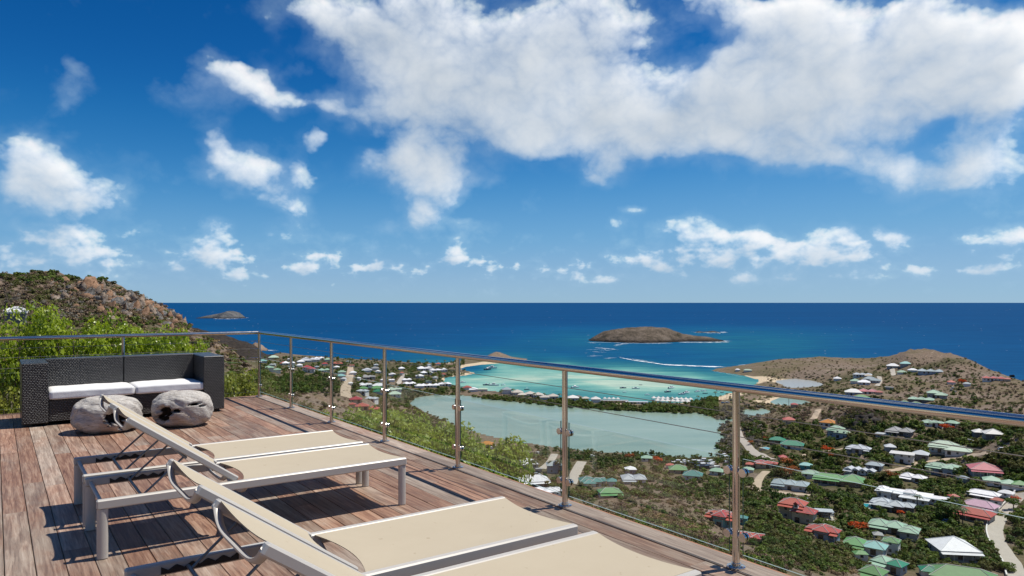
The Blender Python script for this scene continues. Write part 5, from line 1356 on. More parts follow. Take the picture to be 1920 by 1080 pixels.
def pool(u, v, w, d, rz, label):
    p = hit(u, v); o = thing('swimming_pool', label, 'pool', (p[0], p[1], p[2] + .35), rz)
    MB().box(-w/2 - 1, w/2 + 1, -d/2 - 1, d/2 + 1, -2, .0).build('deck_slab', plain('pale_slab', (.45, .41, .34), .9), o); MB().box(-w/2, w/2, -d/2, d/2, -.02, .03).build('water', pool_mat, o)
    HOUSES.append((p[0], p[1], w * .7, label, u, v, 14))
pool(1628, 950, 3.4, 7.5, R(-18), 'blue swimming pool beside the silver many hipped villa')
pool(1440, 842, 4.5, 8, R(25), 'small turquoise pool beside the dark green roofs')
pool(1900, 1035, 1, 1, 0, 'x') if False else None

# ---------------------------------------------------------------- cars
tyre_mat = plain('tyre_rubber', (.015, .015, .015), .8)
def car_meshes(col, name):
    body = MB(); pts = [(-2.1, .35), (2.1, .35), (2.1, .72), (1.95, .86), (.95, .95), (-2.0, .95), (-2.1, .8)]
    n = len(pts); V = [(x, -.86, z) for x, z in pts] + [(x, .86, z) for x, z in pts]
    body.add(V, [tuple(range(n)), tuple(range(2*n-1, n-1, -1))] + [(i, i+n, (i+1) % n+n, (i+1) % n) for i in range(n)])
    roof = MB(); roof.add([(-1.75,-.72,1.5),(.35,-.72,1.5),(.35,.72,1.5),(-1.75,.72,1.5),(-1.75,-.72,1.44),(.35,-.72,1.44),(.35,.72,1.44),(-1.75,.72,1.44)], [(0,1,2,3),(7,6,5,4),(0,4,5,1),(1,5,6,2),(2,6,7,3),(3,7,4,0)])
    cab = MB(); pts = [(-2.0, .951), (.95, .951), (.33, 1.439), (-1.74, 1.439)]
    V = [(x, -.78 if z < 1 else -.7, z) for x, z in pts] + [(x, .78 if z < 1 else .7, z) for x, z in pts]
    cab.add(V, [(0,1,2,3),(7,6,5,4)] + [(i, i+4, (i+1) % 4+4, (i+1) % 4) for i in range(4)])
    wh = MB().tube([(0, -.1, 0), (0, .1, 0)], .33, 12)
    m = plain('car_paint_' + name, col, .25, 0, .6, .03)
    return [('body', body.mesh('body', m), (0,0,0)), ('roof', roof.mesh('roof', m), (0,0,0)), ('windows', cab.mesh('windows', window_dark), (0,0,0))] + [('wheel', wh.mesh('wheel', tyre_mat), (x, y, .33)) for x in (-1.3, 1.3) for y in (-.8, .8)]
CARS = {k: car_meshes(c, k) for k, c in dict(white=(.72, .73, .74), silver=(.42, .43, .45), blue=(.12, .28, .5), dark=(.05, .05, .06), red=(.4, .05, .04)).items()}
for k in CARS:
    w = CARS[k][-1][1]; CARS[k] = CARS[k][:3] + [('wheel', w, q[2]) for q in CARS[k][3:]]
def car(u, v, col, rz, label, group='parked cars', dz=.25):
    p = hit(u, v); o = thing('parked_car', label, 'car', (p[0], p[1], p[2] + dz), rz, group)
    for nm, me, loc in CARS[col]: link_mesh(nm, me, o, loc)
lot_cars = [(921,842),(927,839.5),(930,844),(937,842),(941,846),(946,843),(944,849),(952,847),(957,844.5),(934,848),(963,848),(969,849.5),(976,848.5),(983,851),(987.5,850),(1008,851.5),(926,849),(949,851)]
for i, (u, v) in enumerate(lot_cars): car(u, v, 'silver' if i % 5 == 3 else 'white', R(100 + (i * 37) % 30), '%s pale car from the hedge end of the gravel parking lot' % ORD[i], 'cars in the pond side parking lot')
for i, (u, v, c, rz, lab) in enumerate([(1777,981,'blue',R(4),'light blue car parked in the shade of the big dark tree'),(1545,966,'silver',R(80),'silver car in the left bay of the grey carport'),(1558,968,'white',R(80),'white car in the right bay of the grey carport'),
   (1724,884,'white',R(10),'white car on the dirt yard left of the two storey blue house'),(1820,829,'white',R(-20),'white car below the two grey white pavilions'),(1828,833,'silver',R(-20),'silver car below the two grey white pavilions'),(1880,845,'white',R(0),'white car at the end of the dirt track'),(1903,846,'silver',R(5),'silver car nearest the edge at the end of the dirt track'),
   (1786,729,'white',R(70),'upper white car on the bare ground by the mint stepped house'),(1783,733,'silver',R(70),'silver car on the bare ground by the mint stepped house'),(1790,736,'white',R(20),'lower white car on the bare ground by the mint stepped house'),
   (1542,836,'silver',R(30),'silver car below the light green stepped roofs'),(1356,757,'blue',R(10),'blue car in the beach parking lot'),(1350,753,'red',R(30),'red car in the beach parking lot'),(1364,756,'white',R(0),'white car in the beach parking lot'),(1372,752,'dark',R(20),'dark car in the beach parking lot'),
   (1520,941,'white',R(15),'white car on the yard above the dormered villa'),(1007,892,'silver',R(10),'silver car beside the long white roofed hall'),(1110,858,'white',R(5),'white car among trees on the pond shore')]):
    car(u, v, c, rz, lab)

# ---------------------------------------------------------------- boats
hull_w = plain('boat_white', (.72, .73, .74), .3, var=.04); hull_d = plain('boat_navy', (.04, .06, .10), .3); canopy_m = plain('boat_canopy', (.55, .56, .58), .6)
def boat_mesh(mat):
    m = MB(); st = [(-3.4, 1.1, .15), (-1, 1.25, .1), (1.5, 1.0, .15), (3.0, .45, .35), (3.9, .02, .6)]; V = []; Fc = []
    for x, w, k in st: V += [(x, -w, .95 + k * .5), (x, w, .95 + k * .5), (x, w * .55, -.3), (x, -w * .55, -.3)]
    for i in range(len(st) - 1):
        a = 4 * i; Fc += [(a, a+4, a+5, a+1), (a+1, a+5, a+6, a+2), (a+2, a+6, a+7, a+3), (a+3, a+7, a+4, a)]
    Fc += [(0, 1, 2, 3), (19, 18, 17, 16)]; return m.add(V, Fc).mesh('hull', mat)
BH = {'white': boat_mesh(hull_w), 'dark': boat_mesh(hull_d)}
BC = MB().rbox(-1.2, 1.0, -.7, .7, 1.1, 2.0, .15).mesh('cabin', hull_w); BG = MB().box(-1.22, 1.03, -.72, .72, 1.5, 1.85).mesh('windows', window_dark); BT = MB().box(-1.5, 1.3, -.9, .9, 2.5, 2.6).mesh('canopy', canopy_m); BM = MB().box(-3.6, -3.2, -.3, .3, .4, 1.5).mesh('outboard_motor', hull_d)
def boat(u, v, k, col, rz, label, group='boats moored in the bay', cabin=True, z=0.0):
    x, y = PX(u, v) if z == 0 else hit(u, v)[:2]; zz = 0 if z == 0 else float(ground(x, y)) + z
    o = thing('motorboat', label, 'boat', (x, y, zz), rz, group); o.scale = (k, k, k)
    link_mesh('hull', BH[col], o); link_mesh('outboard_motor', BM, o)
    if cabin: c = link_mesh('cabin', BC, o); link_mesh('windows', BG, c)
    else: link_mesh('canopy', BT, o)
bl = [(923,690.5,2.2,'white'),(914,693.5,1.8,'dark'),(867,718,1.3,'white'),(912,722.5,1.3,'dark'),(926,723,1.8,'white'),(988,731,1.0,'dark'),(1078,727,1.5,'white'),(1168,728,1.1,'dark'),(1192,729,1.3,'white'),(1259,728.5,1.6,'white'),(1252,735.5,1.2,'dark'),(1214,741,.9,'white'),(1278,740,1.1,'white'),(1287,738,1.6,'white'),(1308,735,1.1,'white'),(1320,733.5,1.0,'white'),(1322,738,.8,'dark'),(1347,733,1.0,'white'),(1354,736,.7,'dark'),(1171,736,.7,'white'),(1201,722,.6,'dark'),(944,722.5,1.0,'white')]
lm = ['big white motor yacht off the sand spit', 'dark hulled boat beside the white motor yacht', 'white boat behind the fifth railing post', 'low dark tender near the palm end of the strip', 'long white boat near the palm end of the strip', 'small dark skiff off the second thatch pyramid', 'white boat just right of the middle railing post', 'low dark dinghy on pale turquoise water', 'white boat right of the low dark dinghy',
      'white cabin boat alone below the handrail', 'dark hulled boat nearest the pavilions', 'small white skiff close to the flat beach restaurant', 'white boat left of the biggest cabin boat', 'biggest cabin boat off the pavilions', 'white boat right of the biggest cabin boat', 'white boat nearest the last railing post', 'small dark tender off the beach palms', 'white boat near the beach parking lot', 'tiny dark dinghy near the beach parking lot', 'tiny white dinghy below the low dark dinghy', 'tiny dark float on the palest water', 'small white boat off the tall grey white house']
for i, (u, v, k, c) in enumerate(bl): boat(u, v, k, c, R((i * 53) % 70 - 20), lm[i], cabin=k > 1.05)
for i, (u, v, k, c) in enumerate([(1272,871,1.3,'white'),(1283,871,1.2,'white'),(1302,872,1.1,'dark'),(1320,869,1.4,'white'),(1332,872,1.1,'white'),(1318,879,1.6,'dark'),(1335,879,1.3,'white'),(1358,859,1.0,'white'),(1366,868,.9,'white')]):
    boat(u, v, k, c, R((i * 41) % 60 - 10), '%s boat from the red roof end of the dirt boat yard' % ORD[i], 'boats in the boat yard', k > 1.15, .6)

# poles along the lanes
pole_mat = plain('weathered_pole', (.20, .16, .12), .9)
for (u, v, h, lab) in [(1166,977,38,'wooden pole standing in the scrub left of the terrace edge bush'),(1430,838,28,'wooden pole beside the concrete road'),(1479,765,24,'dark pole between the small ponds'),(1451,895,28,'pole beside the cluster of red roofs'),(1499,806,24,'pole in front of the yellow house'),(1313,884,26,'pole beside the boat yard')]:
    h = h * hit(u, v)[1] / F
    p = hit(u, v); o = thing('utility_pole', lab, 'pole', p, 0, 'utility poles')
    MB().tube([(0, 0, -1), (0, 0, h)], [.02 * h, .014 * h], 8).build('shaft', pole_mat, o); MB().box(-.11 * h, .11 * h, -.008 * h, .008 * h, h * .91, h * .93).build('crossarm', pole_mat, o)

# ---------------------------------------------------------------- leaves, shrubs and trees
PAL = dict(
 bright=leaf_mat('bright_green_leaves', (.10, .18, .012), (.44, .53, .04), .36, .4, .5, .1),
 lime=leaf_mat('yellow_green_leaves', (.10, .14, .018), (.36, .36, .06), .45, .35, .35, .1),
 hedge=leaf_mat('hedge_leaves', (.08, .16, .014), (.38, .45, .07), .40, .3, .4, .1),
 green=leaf_mat('mid_green_foliage', (.065, .11, .018), (.20, .255, .055), .6, .3, .2),
 dark=leaf_mat('dark_green_foliage', (.032, .066, .013), (.115, .17, .036), .6, .28, .2),
 olive=leaf_mat('olive_foliage', (.075, .082, .026), (.21, .205, .078), .7, .25, .15),
 dry=leaf_mat('dry_brown_scrub', (.115, .083, .058), (.29, .215, .15), .85, .1, .05),
 straw=leaf_mat('straw_grass', (.20, .14, .075), (.34, .25, .14), .85, .15, .05),
 silver=leaf_mat('grey_mangrove', (.13, .115, .095), (.25, .225, .185), .85, .1, .05),
 flame=leaf_mat('flame_tree_flowers', (.30, .04, .010), (.75, .13, .02), .6, .25, .2),
 rust=leaf_mat('rusty_flowers', (.13, .06, .02), (.50, .14, .035), .6, .2, .2),
 palm=leaf_mat('palm_fronds', (.03, .05, .012), (.10, .12, .035), .5, .2, .3))
bark = plain('tree_bark', (.12, .09, .065), .95, var=.3, scale=3)

def crown_arrays(n, leaf, seed, flat=1.0, clumps=9, base=0.0, narrow=.62, lift=.0):
    """n leaf faces gathered in clumps inside a crown of radius 1; each leaf a folded-diamond quad"""
    g = np.random.default_rng(seed)
    a = g.uniform(0, 2*np.pi, clumps); rr = np.sqrt(g.uniform(.05, 1, clumps)) * .66; cz = g.uniform(-.15, .62, clumps) * flat
    C = np.stack([rr*np.cos(a), rr*np.sin(a), cz + .35 * flat], -1); CR = g.uniform(.26, .48, clumps)
    ci = g.integers(0, clumps, n); d = g.normal(size=(n, 3)); d /= np.linalg.norm(d, axis=1)[:, None]
    d[:, 2] = np.where(d[:, 2] < -.35, -d[:, 2], d[:, 2])
    P = C[ci] + d * (CR[ci] * g.uniform(.55, 1.08, n) ** .5)[:, None] * np.array([1, 1, .85 * flat]); P[:, 2] = np.maximum(P[:, 2], base + .02) + lift
    N = d + g.normal(size=(n, 3)) * .55 + np.array([0, 0, .35]); N /= np.linalg.norm(N, axis=1)[:, None]
    t = g.normal(size=(n, 3)); t -= N * (t * N).sum(1)[:, None]; t /= np.linalg.norm(t, axis=1)[:, None]; b_ = np.cross(N, t)
    L = leaf * g.uniform(.65, 1.35, n)[:, None]; W = L * narrow
    V = np.stack([P - t*L*.5, P + b_*W*.5 + N*L*.08, P + t*L*.5, P - b_*W*.5 + N*L*.08], 1).reshape(-1, 3)
    Fq = np.arange(n * 4).reshape(n, 4)
    ctone = g.uniform(.15, .85, clumps); rnd = np.repeat(np.clip(ctone[ci] * .6 + g.uniform(0, .5, n), 0, 1), 4)
    return V.astype(np.float32), Fq, rnd.astype(np.float32)

CROWN_MESH = {}
def crown_mesh(kind, var, pal):
    key = (kind, var, pal)
    if key not in CROWN_MESH:
        n, leaf, flat, cl, nar = dict(tree=(760, .17, .85, 12, .8), bush=(680, .17, .72, 10, .8), scrub=(330, .17, .62, 9, .34), flat=(520, .15, .6, 12, .75))[kind]
        V, Fq, r = crown_arrays(n, leaf, 900 + var * 13 + len(kind), flat, cl, 0.0, nar)
        CROWN_MESH[key] = np_mesh('crown', V, Fq, PAL[pal], False, {'rnd': r})
    return CROWN_MESH[key]
TRUNK = []
for k in range(3):
    tr = random.Random(k); m = MB().tube([(0, 0, -.4), (.02, 0, .3), (tr.uniform(-.05, .05), .03, .75)], [.075, .06, .045], 7)
    for q in range(4):
        a = q * 1.6 + k; m.tube([(0, 0, .45 + .08 * q), (.25*math.cos(a), .25*math.sin(a), .85), (.48*math.cos(a), .48*math.sin(a), 1.15)], [.035, .025, .012], 5)
    TRUNK.append(m.mesh('trunk', bark, True))
STEM = MB()
for q in range(6):
    a = q * 1.05; STEM.tube([(.05*math.cos(a), .05*math.sin(a), -.35), (.28*math.cos(a), .28*math.sin(a), .3), (.5*math.cos(a), .5*math.sin(a), .62)], [.03, .022, .010], 4)
STEM = STEM.mesh('stem', bark, True)

H_ARR = np.array([(h[0], h[1], h[2]) for h in HOUSES]); H_PX = np.array([(h[4], h[5], h[6]) for h in HOUSES]); RD = np.array(ROAD_PTS)
PLANTS = []                                  # x, y, z, radius, kind, palette, u, v, label
pr = random.Random(21)
def try_plant(u, v, r, kind, pal, label=None, force=False):
    p = hit(u, v)
    if p is None: return False
    x, y, z = p
    if not force:
        if shore(x, y) < (.4 if 740 < v < 860 and 700 < u < 1425 else 1.5) or y < 17: return False
        if (np.hypot(H_ARR[:, 0] - x, H_ARR[:, 1] - y) < H_ARR[:, 2] * 1.02 + r * .75).any(): return False
        if ((np.abs(H_PX[:, 0] - u) < H_PX[:, 2] * .42) & (v > H_PX[:, 1]) & (v < H_PX[:, 1] + 1.3 * r * F / y)).any() and pr.random() < .85: return False
        if (np.hypot(RD[:, 0] - x, RD[:, 1] - y) < RD[:, 2] + r * .7).any(): return False
    if not force:
        if y < 22: return False
        r = min(r, max(11.5 * y / F, .33))
    PLANTS.append((x, y, z, r, kind, pal, u, v, label)); return True

# single plants the photograph shows plainly: pixel of the foot, width in pixels
for (u, v, w, kind, pal, lab) in [
  (1190,1004,34,'bush','dark','round dark green bush just below the terrace edge'),(1779,978,58,'tree','dark','big dark spreading tree shading the blue car'),(1900,956,30,'tree','dark','round dark tree beside the small brick red roof'),(1878,967,22,'bush','lime','yellow green clipped bush beside the concrete road'),
  (1886,1072,34,'bush','green','clipped green bush at the foot of the concrete road'),(1440,1026,30,'tree','dark','dark tree beside the row of three red roofs'),(1412,1027,22,'tree','dark','dark bush in front of the row of three red roofs'),(1556,1008,34,'tree','green','green tree in front of the red house with blue garage'),
  (1552,850,20,'flat','flame','bright red flame tree above the white grey crossed roof'),(1562,861,18,'flat','rust','rusty flame tree below the bright red one'),(1475,876,24,'flat','rust','orange flame tree right of the cluster of red roofs'),(1480,898,34,'flat','rust','wide rusty flame tree behind the blue grey tin house'),
  (1775,810,22,'flat','flame','orange flame tree below the handrail among mint roofs'),(1608,998,30,'flat','flame','scarlet flame tree left of the mint pyramid house'),(1688,967,14,'flat','flame','small scarlet flame tree under the silver villa'),(1672,902,24,'flat','rust','rusty flame tree behind the large white villa'),
  (1408,834,11,'flat','rust','small rusty flame tree beside the concrete road'),(1436,826,11,'flat','rust','rusty flame tree behind the dark green roofs'),(1181,864,18,'flat','rust','rusty flame tree on the pond shore'),(1233,870,18,'flat','flame','orange flame tree left of the boat yard'),
  (1803,721,14,'flat','flame','orange flame tree at the hill foot'),(1905,942,16,'flat','flame','red flame tree by the road near the edge'),(1622,994,14,'flat','flame','little scarlet flame tree beside the mint house'),(1745,1012,14,'flat','rust','rusty bush behind the white pyramid house'),
  (1803,730,10,'tree','dark','dark round tree at the hill foot'),(1826,728,12,'tree','dark','second dark round tree at the hill foot'),(1590,843,16,'tree','dark','dark tree left of the crossed roof'),(1558,833,18,'tree','dark','dark tree below the light green stepped roofs'),(1548,836,16,'tree','dark','dark round tree beside the silver car'),
  (1180,930,8,'tree','dark','narrow dark tree on the bare field'),(1300,1000,24,'bush','green','green bush left of the turquoise walled house'),(1730,870,18,'bush','dark','dark hedge tree before the pale green sheet roof')]:
    p = hit(u, v)
    if p: try_plant(u, v, w * (.62 if kind == 'flat' else .5) * p[1] / F, kind, pal, lab, True)

REG = [  # u0, u1, v0, v1, tries, kinds, palettes, radius
 (1395,1920,795,1070,2700,('tree','bush','tree'),('dark','green','green','olive','olive','dark'),(1.4,4.0)),
 (1395,1920,795,1070,1900,('bush','scrub'),('olive','dry','green'),(.8,1.9)),
 (1395,1640,985,1080,520,('scrub','bush','scrub'),('dry','dry','olive','straw','green'),(.7,1.7)),
 (1060,1420,925,1075,2000,('scrub','scrub','bush'),('dry','dry','olive','olive','straw','green'),(.7,1.9)),
 (1000,1450,960,1080,420,('scrub','bush'),('olive','dry','green','hedge'),(.4,1.0)),
 (1120,1330,918,945,120,('scrub',),('straw','dry'),(.5,1.1)),
 (900,1400,840,935,1400,('tree','bush'),('dark','green','olive'),(1.2,2.9)),
 (1395,1640,755,800,300,('scrub','bush'),('dry','dry','olive','dark'),(1.2,2.6)),
 (1640,1920,770,830,260,('bush','scrub','tree'),('olive','green','dry','dark'),(1.2,2.6)),
 (880,1345,745,780,2600,('bush','tree'),('green','green','olive','dark'),(1.8,3.6)),
 (880,1345,728,760,170,('tree',),('dark','green'),(1.4,2.6)),
 (1335,1425,762,855,600,('scrub','bush'),('silver','silver','silver','olive'),(1.6,3.4)),
 (1365,1460,725,775,160,('bush','scrub'),('olive','green','silver'),(1.3,2.6)),
 (700,870,733,835,1100,('bush','bush'),('olive','green','olive'),(1.4,3.4)),
 (487,870,670,738,2000,('tree','tree','bush'),('dark','dark','green','olive'),(1.6,3.6)),
 (500,720,700,800,320,('scrub','bush'),('dry','olive','dark','olive'),(1.0,2.6)),
 (430,540,655,760,260,('bush','scrub'),('olive','green','dry'),(.8,2.0)),
 (1430,1920,672,790,2600,('scrub','scrub','bush'),('dry','dry','olive','dark'),(.8,2.2)),
 (1550,1830,688,765,330,('tree','bush'),('dark','green','olive'),(1.3,2.8)),
 (1440,1560,705,745,110,('bush',),('olive','silver'),(1.2,2.4)),
 (0,360,512,605,1500,('scrub','bush','scrub'),('dry','olive','dry','dry','olive','silver'),(.35,.85)),
 (0,240,512,532,90,('bush','bush'),('green','dark','olive'),(.6,1.1)),
 (0,470,590,690,900,('scrub','bush'),('dry','dry','olive','green','straw'),(.4,1.0)),
 (1150,1250,614,622,24,('bush',),('olive',),(2,4)),
]
for (u0, u1, v0, v1, n, kinds, pals, rr) in REG:
    for _ in range(n):
        try_plant(pr.uniform(u0, u1), pr.uniform(v0, v1), pr.uniform(*rr), pr.choice(kinds), pr.choice(pals))

# landmarks by which a plant can be found
MARKS = [(u, v, s) for (_, _, _, s, u, v, w) in HOUSES if 'pavilion roof' not in s and 'cupola' not in s] + [(60, 520, 'ridge crest above the sofa'), (170, 525, 'middle of the ridge crest'), (215, 560, 'broken rock face'), (290, 585, 'lower rock face'), (330, 612, 'foot of the rock face'),
  (410, 655, 'end of the rocky ridge'), (480, 700, 'corner post of the railing'), (100, 560, 'scrub below the crest'), (600, 770, 'dry terraced field'), (560, 725, 'upper dry field'), (1610, 790, 'black rock outcrop'), (1230, 930, 'bare brown field'), (1250, 990, 'dry slope under the terrace'), (1480, 1045, 'brown thicket under the red roofs'),
  (1120, 960, 'middle post foot'), (1330, 1040, 'nearest post foot'), (1350, 830, 'grey mangrove shore'), (740, 780, 'pond reed bank'), (1000, 845, 'parking lot end')]
MK = np.array([(m[0], m[1]) for m in MARKS], float)
TONE = dict(dark='dark green', green='green', olive='olive', dry='dry brown', straw='straw coloured', silver='bare grey', hedge='glossy green', lime='yellow green', flame='red flowering', rust='rusty flowering')
KIND = dict(tree='leafy tree', bush='leafy bush', scrub='twiggy shrub', flat='flame tree')
NAME = dict(tree='tree', bush='bush', scrub='shrub', flat='flame_tree')
PLANTS.sort(key=lambda p: -((1e6 if p[8] else 0) + p[3] / p[1]))
singles, rest = PLANTS[:290], PLANTS[290:]
def rel(u, v, mu, mv):
    if abs(u - mu) > 1.3 * abs(v - mv): return 'left of' if u < mu else 'right of'
    return 'behind' if v < mv else 'in front of'
items = []
for p in singles:
    if p[8]: items.append((p, p[8], None)); continue
    k = int(np.argmin((MK[:, 0] - p[6]) ** 2 + ((MK[:, 1] - p[7]) * 1.4) ** 2)); m = MARKS[k]
    items.append((p, '%s %s %s the %s' % (TONE[p[5]], KIND[p[4]], rel(p[6], p[7], m[0], m[1]), m[2]), math.hypot(p[6] - m[0], p[7] - m[1])))
by = {}
for it in items: by.setdefault(it[1], []).append(it)
for lab, lst in by.items():
    lst.sort(key=lambda it: it[2] or 0)
    for i, (p, _, _) in enumerate(lst):
        x, y, z, r, kind, pal = p[:6]; words = lab.split()
        L = lab if i == 0 and len(lst) == 1 else '%s %s' % (ordinal(i + 1), lab)
        L = ' '.join(L.split()[:16])
        o = thing(NAME[kind], L, 'tree' if kind in ('tree', 'flat') else 'shrub', (x, y, z), pr.uniform(0, 6.28), {'tree': 'trees of the valley', 'bush': 'bushes on the slopes', 'scrub': 'dry shrubs on the slopes', 'flat': 'flame trees'}[kind])
        var = pr.randrange(5); hz = r * pr.uniform(.85, 1.2)
        if kind in ('tree', 'flat'):
            th = r * .75; link_mesh('trunk', TRUNK[var % 3], o, None, None, (r, r, r * .95)); link_mesh('crown', crown_mesh(kind, var, pal), o, (0, 0, th * .55), None, (r, r, hz))
        else:
            link_mesh('stem', STEM, o, None, None, (r, r, hz)); link_mesh('crown', crown_mesh(kind, var, pal), o, (0, 0, -.05 * r), None, (r, r, hz))
# everything smaller becomes the cover of the land, one mass for each kind of growth
LOW = {}
for kind, (n, leaf, flat, cl, nar) in dict(tree=(130, .36, .85, 7, .85), bush=(115, .36, .7, 6, .85), scrub=(75, .36, .6, 7, .42), flat=(80, .3, .45, 7, .75)).items():
    LOW[kind] = [crown_arrays(n, leaf, 1200 + v * 7 + len(kind), flat, cl, 0, nar, .22 if kind == 'tree' else 0) for v in range(5)]
mass = {}
for p in rest: mass.setdefault(p[5], []).append(p)
MASSNAME = dict(dark=('dark_woodland', 'dark green trees and thickets covering the valley'), green=('green_thicket', 'green bushes covering the valley'), olive=('olive_scrub', 'olive scrub covering the slopes'), dry=('dry_scrub', 'dry brown scrub covering the slopes'), straw=('straw_grass', 'straw coloured dry grass on the slopes'), silver=('grey_mangrove', 'bare grey mangroves along the pond'), hedge=('glossy_undergrowth', 'glossy green undergrowth below the terrace'))
for pal, lst in mass.items():
    if pal not in MASSNAME: continue
    Vs, Fs, Rs, b0 = [], [], [], 0
    for (x, y, z, r, kind, *_r) in lst:
        V, Fq, rn = LOW[kind][pr.randrange(5)]; a = pr.uniform(0, 6.28); c, s = math.cos(a), math.sin(a)
        W = np.stack([(V[:, 0]*c - V[:, 1]*s) * r + x, (V[:, 0]*s + V[:, 1]*c) * r + y, V[:, 2] * r * pr.uniform(.8, 1.25) + z - .1 * r], -1)
        Vs.append(W); Fs.append(Fq + b0); Rs.append(np.clip(rn + pr.uniform(-.25, .25), 0, 1)); b0 += len(V)
    o = link_mesh(MASSNAME[pal][0], np_mesh(MASSNAME[pal][0], np.concatenate(Vs), np.concatenate(Fs), PAL[pal], False, {'rnd': np.concatenate(Rs)})); tag(o, MASSNAME[pal][1], kind='stuff')

# ---------------------------------------------------------------- palms
def palm_parts(seed):
    g = random.Random(seed); m = MB(); bx = g.uniform(-.6, .6)
    t = MB().tube([(0, 0, -.5), (bx * .3, 0, 2.5), (bx, .1, 5.5)], [.22, .16, .12], 6).mesh('trunk', bark, True)
    V = []; Fc = []; rn = []
    for k in range(13):
        a = k * 2 * math.pi / 13 + g.uniform(-.2, .2); up = g.uniform(.2, 1.0); L = g.uniform(2.0, 2.7); prev = None
        for i in range(6):
            q = i / 5; r_ = L * q; z = 5.5 + up * 1.3 * q - 2.1 * q * q; w = .42 * math.sin(math.pi * min(1, q * .9 + .12)) + .03
            cx, cy = bx + r_ * math.cos(a), .1 + r_ * math.sin(a); b0 = len(V)
            V += [(cx - w*math.sin(a), cy + w*math.cos(a), z - .22*w), (cx, cy, z), (cx + w*math.sin(a), cy - w*math.cos(a), z - .22*w)]; rn += [g.random()] * 3
            if i: Fc += [(b0-3, b0-2, b0+1, b0), (b0-2, b0-1, b0+2, b0+1)]
    return t, np_mesh('crown', V, Fc, PAL['palm'], False, {'rnd': rn})
PALMS = [palm_parts(s) for s in range(4)]
pg = random.Random(8); spots = []
for i in range(44): spots.append((pg.uniform(600, 860), pg.uniform(676, 690), 'on the far shore of the plain'))
for i in range(26): spots.append((pg.uniform(765, 850), pg.uniform(704, 728), 'among the white roofs near the bay'))
for i in range(16): spots.append((pg.uniform(905, 1060), pg.uniform(735, 750), 'on the sand strip'))
for (u, v) in [(1192,755),(1215,757),(1308,752),(1318,749),(1330,748),(1342,746),(1345,744),(1352,750),(1363,747),(1258,758),(1255,755)]: spots.append((u, v, 'near the beach club'))
for (u, v) in [(1790,884),(1740,900),(1720,952),(1805,985),(1035,885),(1048,888),(1005,868),(1290,742) if False else (1000,888),(1130,905),(1175,895)]: spots.append((u, v, 'between village roofs'))
spots.sort(); cnt = {}
for (u, v, where) in spots:
    p = hit(u, v)
    if p is None or shore(p[0], p[1]) < .5: continue
    cnt[where] = cnt.get(where, 0) + 1
    i = cnt[where]; od = (ORD + ['thirty %s' % q for q in ORD[:9]] + ['fortieth'] + ['forty %s' % q for q in ORD[:9]])[min(i - 1, 48)]
    o = thing('palm_tree', '%s coconut palm counted from the ridge side, %s' % (od, where), 'palm', p, pg.uniform(0, 6.28), 'coconut palms'); s = pg.uniform(.8, 1.5); o.scale = (s, s, s)
    t, c = PALMS[i % 4]; link_mesh('trunk', t, o); link_mesh('crown', c, o)

# ---------------------------------------------------------------- boulders of the ridge and the black outcrop
def boulder(seed, mat):
    """a rock cut by a few flat planes, with chipped edges"""
    g = np.random.default_rng(seed); nu, nv = 16, 10; th, ph = np.meshgrid(np.linspace(0, 2*np.pi, nu, endpoint=False), np.linspace(-1.5, 1.5, nv))
    D = np.stack([np.cos(ph)*np.cos(th), np.cos(ph)*np.sin(th), np.sin(ph)], -1).reshape(-1, 3)
    pl = g.normal(size=(7, 3)); pl = np.concatenate([pl, -pl + g.normal(size=(7, 3)) * .3]); pl /= np.linalg.norm(pl, axis=1)[:, None]; h = g.uniform(.4, .95, 14)
    dd = D @ pl.T; r = np.min(np.where(dd > .05, h / np.maximum(dd, .05), 9), 1); r = np.minimum(r, 1.35) * g.uniform(.88, 1.1, len(D))
    V = D * r[:, None]; idx = np.arange(nu*nv).reshape(nv, nu); nx = np.roll(idx, -1, 1)
    Fq = np.stack([idx[:-1], nx[:-1], nx[1:], idx[1:]], -1).reshape(-1, 4); return np_mesh('boulder', V, Fq, mat)
ridge_rock = rock_mat('ridge_rock', (.04, .033, .03), (.27, .205, .155), (.46, .38, .30), 1.3)
rust_rock = rock_mat('rusty_rock', (.06, .04, .03), (.28, .165, .10), (.42, .27, .18), 1.4)
grey_rock = rock_mat('grey_rock', (.03, .03, .03), (.13, .12, .11), (.36, .34, .31), 1.8)
black_rock = rock_mat('black_rock', (.012, .012, .013), (.035, .032, .03), (.08, .07, .06), .3)
BO = [boulder(s, (ridge_rock, rust_rock, grey_rock)[s % 3]) for s in range(12)]; BB = [boulder(40 + s, black_rock) for s in range(4)]
rk_ = random.Random(12); rocks = []
for i in range(300):
    u = rk_.uniform(90, 348); mid = np.interp(u, [90, 130, 200, 260, 300, 348], [545, 548, 560, 576, 588, 606]); v = mid + rk_.gauss(2, 14); v = max(v, float(np.interp(u, [90, 150, 200, 240, 285, 310, 335, 348], [520, 523, 533, 543, 561, 578, 592, 606])) + 9)
    p = hit(u, v)
    if p is None or p[1] < 80 or p[1] > 170: continue
    big = rk_.random() < (.34 if u > 180 else .12); s = rk_.uniform(.75, 1.25) if big else rk_.uniform(.22, .6)
    rocks.append((u, v, p, s, i))
rocks.sort(key=lambda q: q[0])
for k, (u, v, p, s, i) in enumerate(rocks):
    lean = (rk_.uniform(-.25, .25), rk_.uniform(.1, .55), rk_.uniform(-.6, .6))
    o = link_mesh('boulder', BO[i % 12], None, (p[0], p[1], p[2] + s * .1), lean, (s * rk_.uniform(.55, 1), s * rk_.uniform(.6, 1), s * rk_.uniform(.75, 1.25)))
    tag(o, '%s boulder along the ridge from the white hut' % ordinal(k + 1), 'boulder', 'boulders of the ridge')
sl_ = random.Random(31)
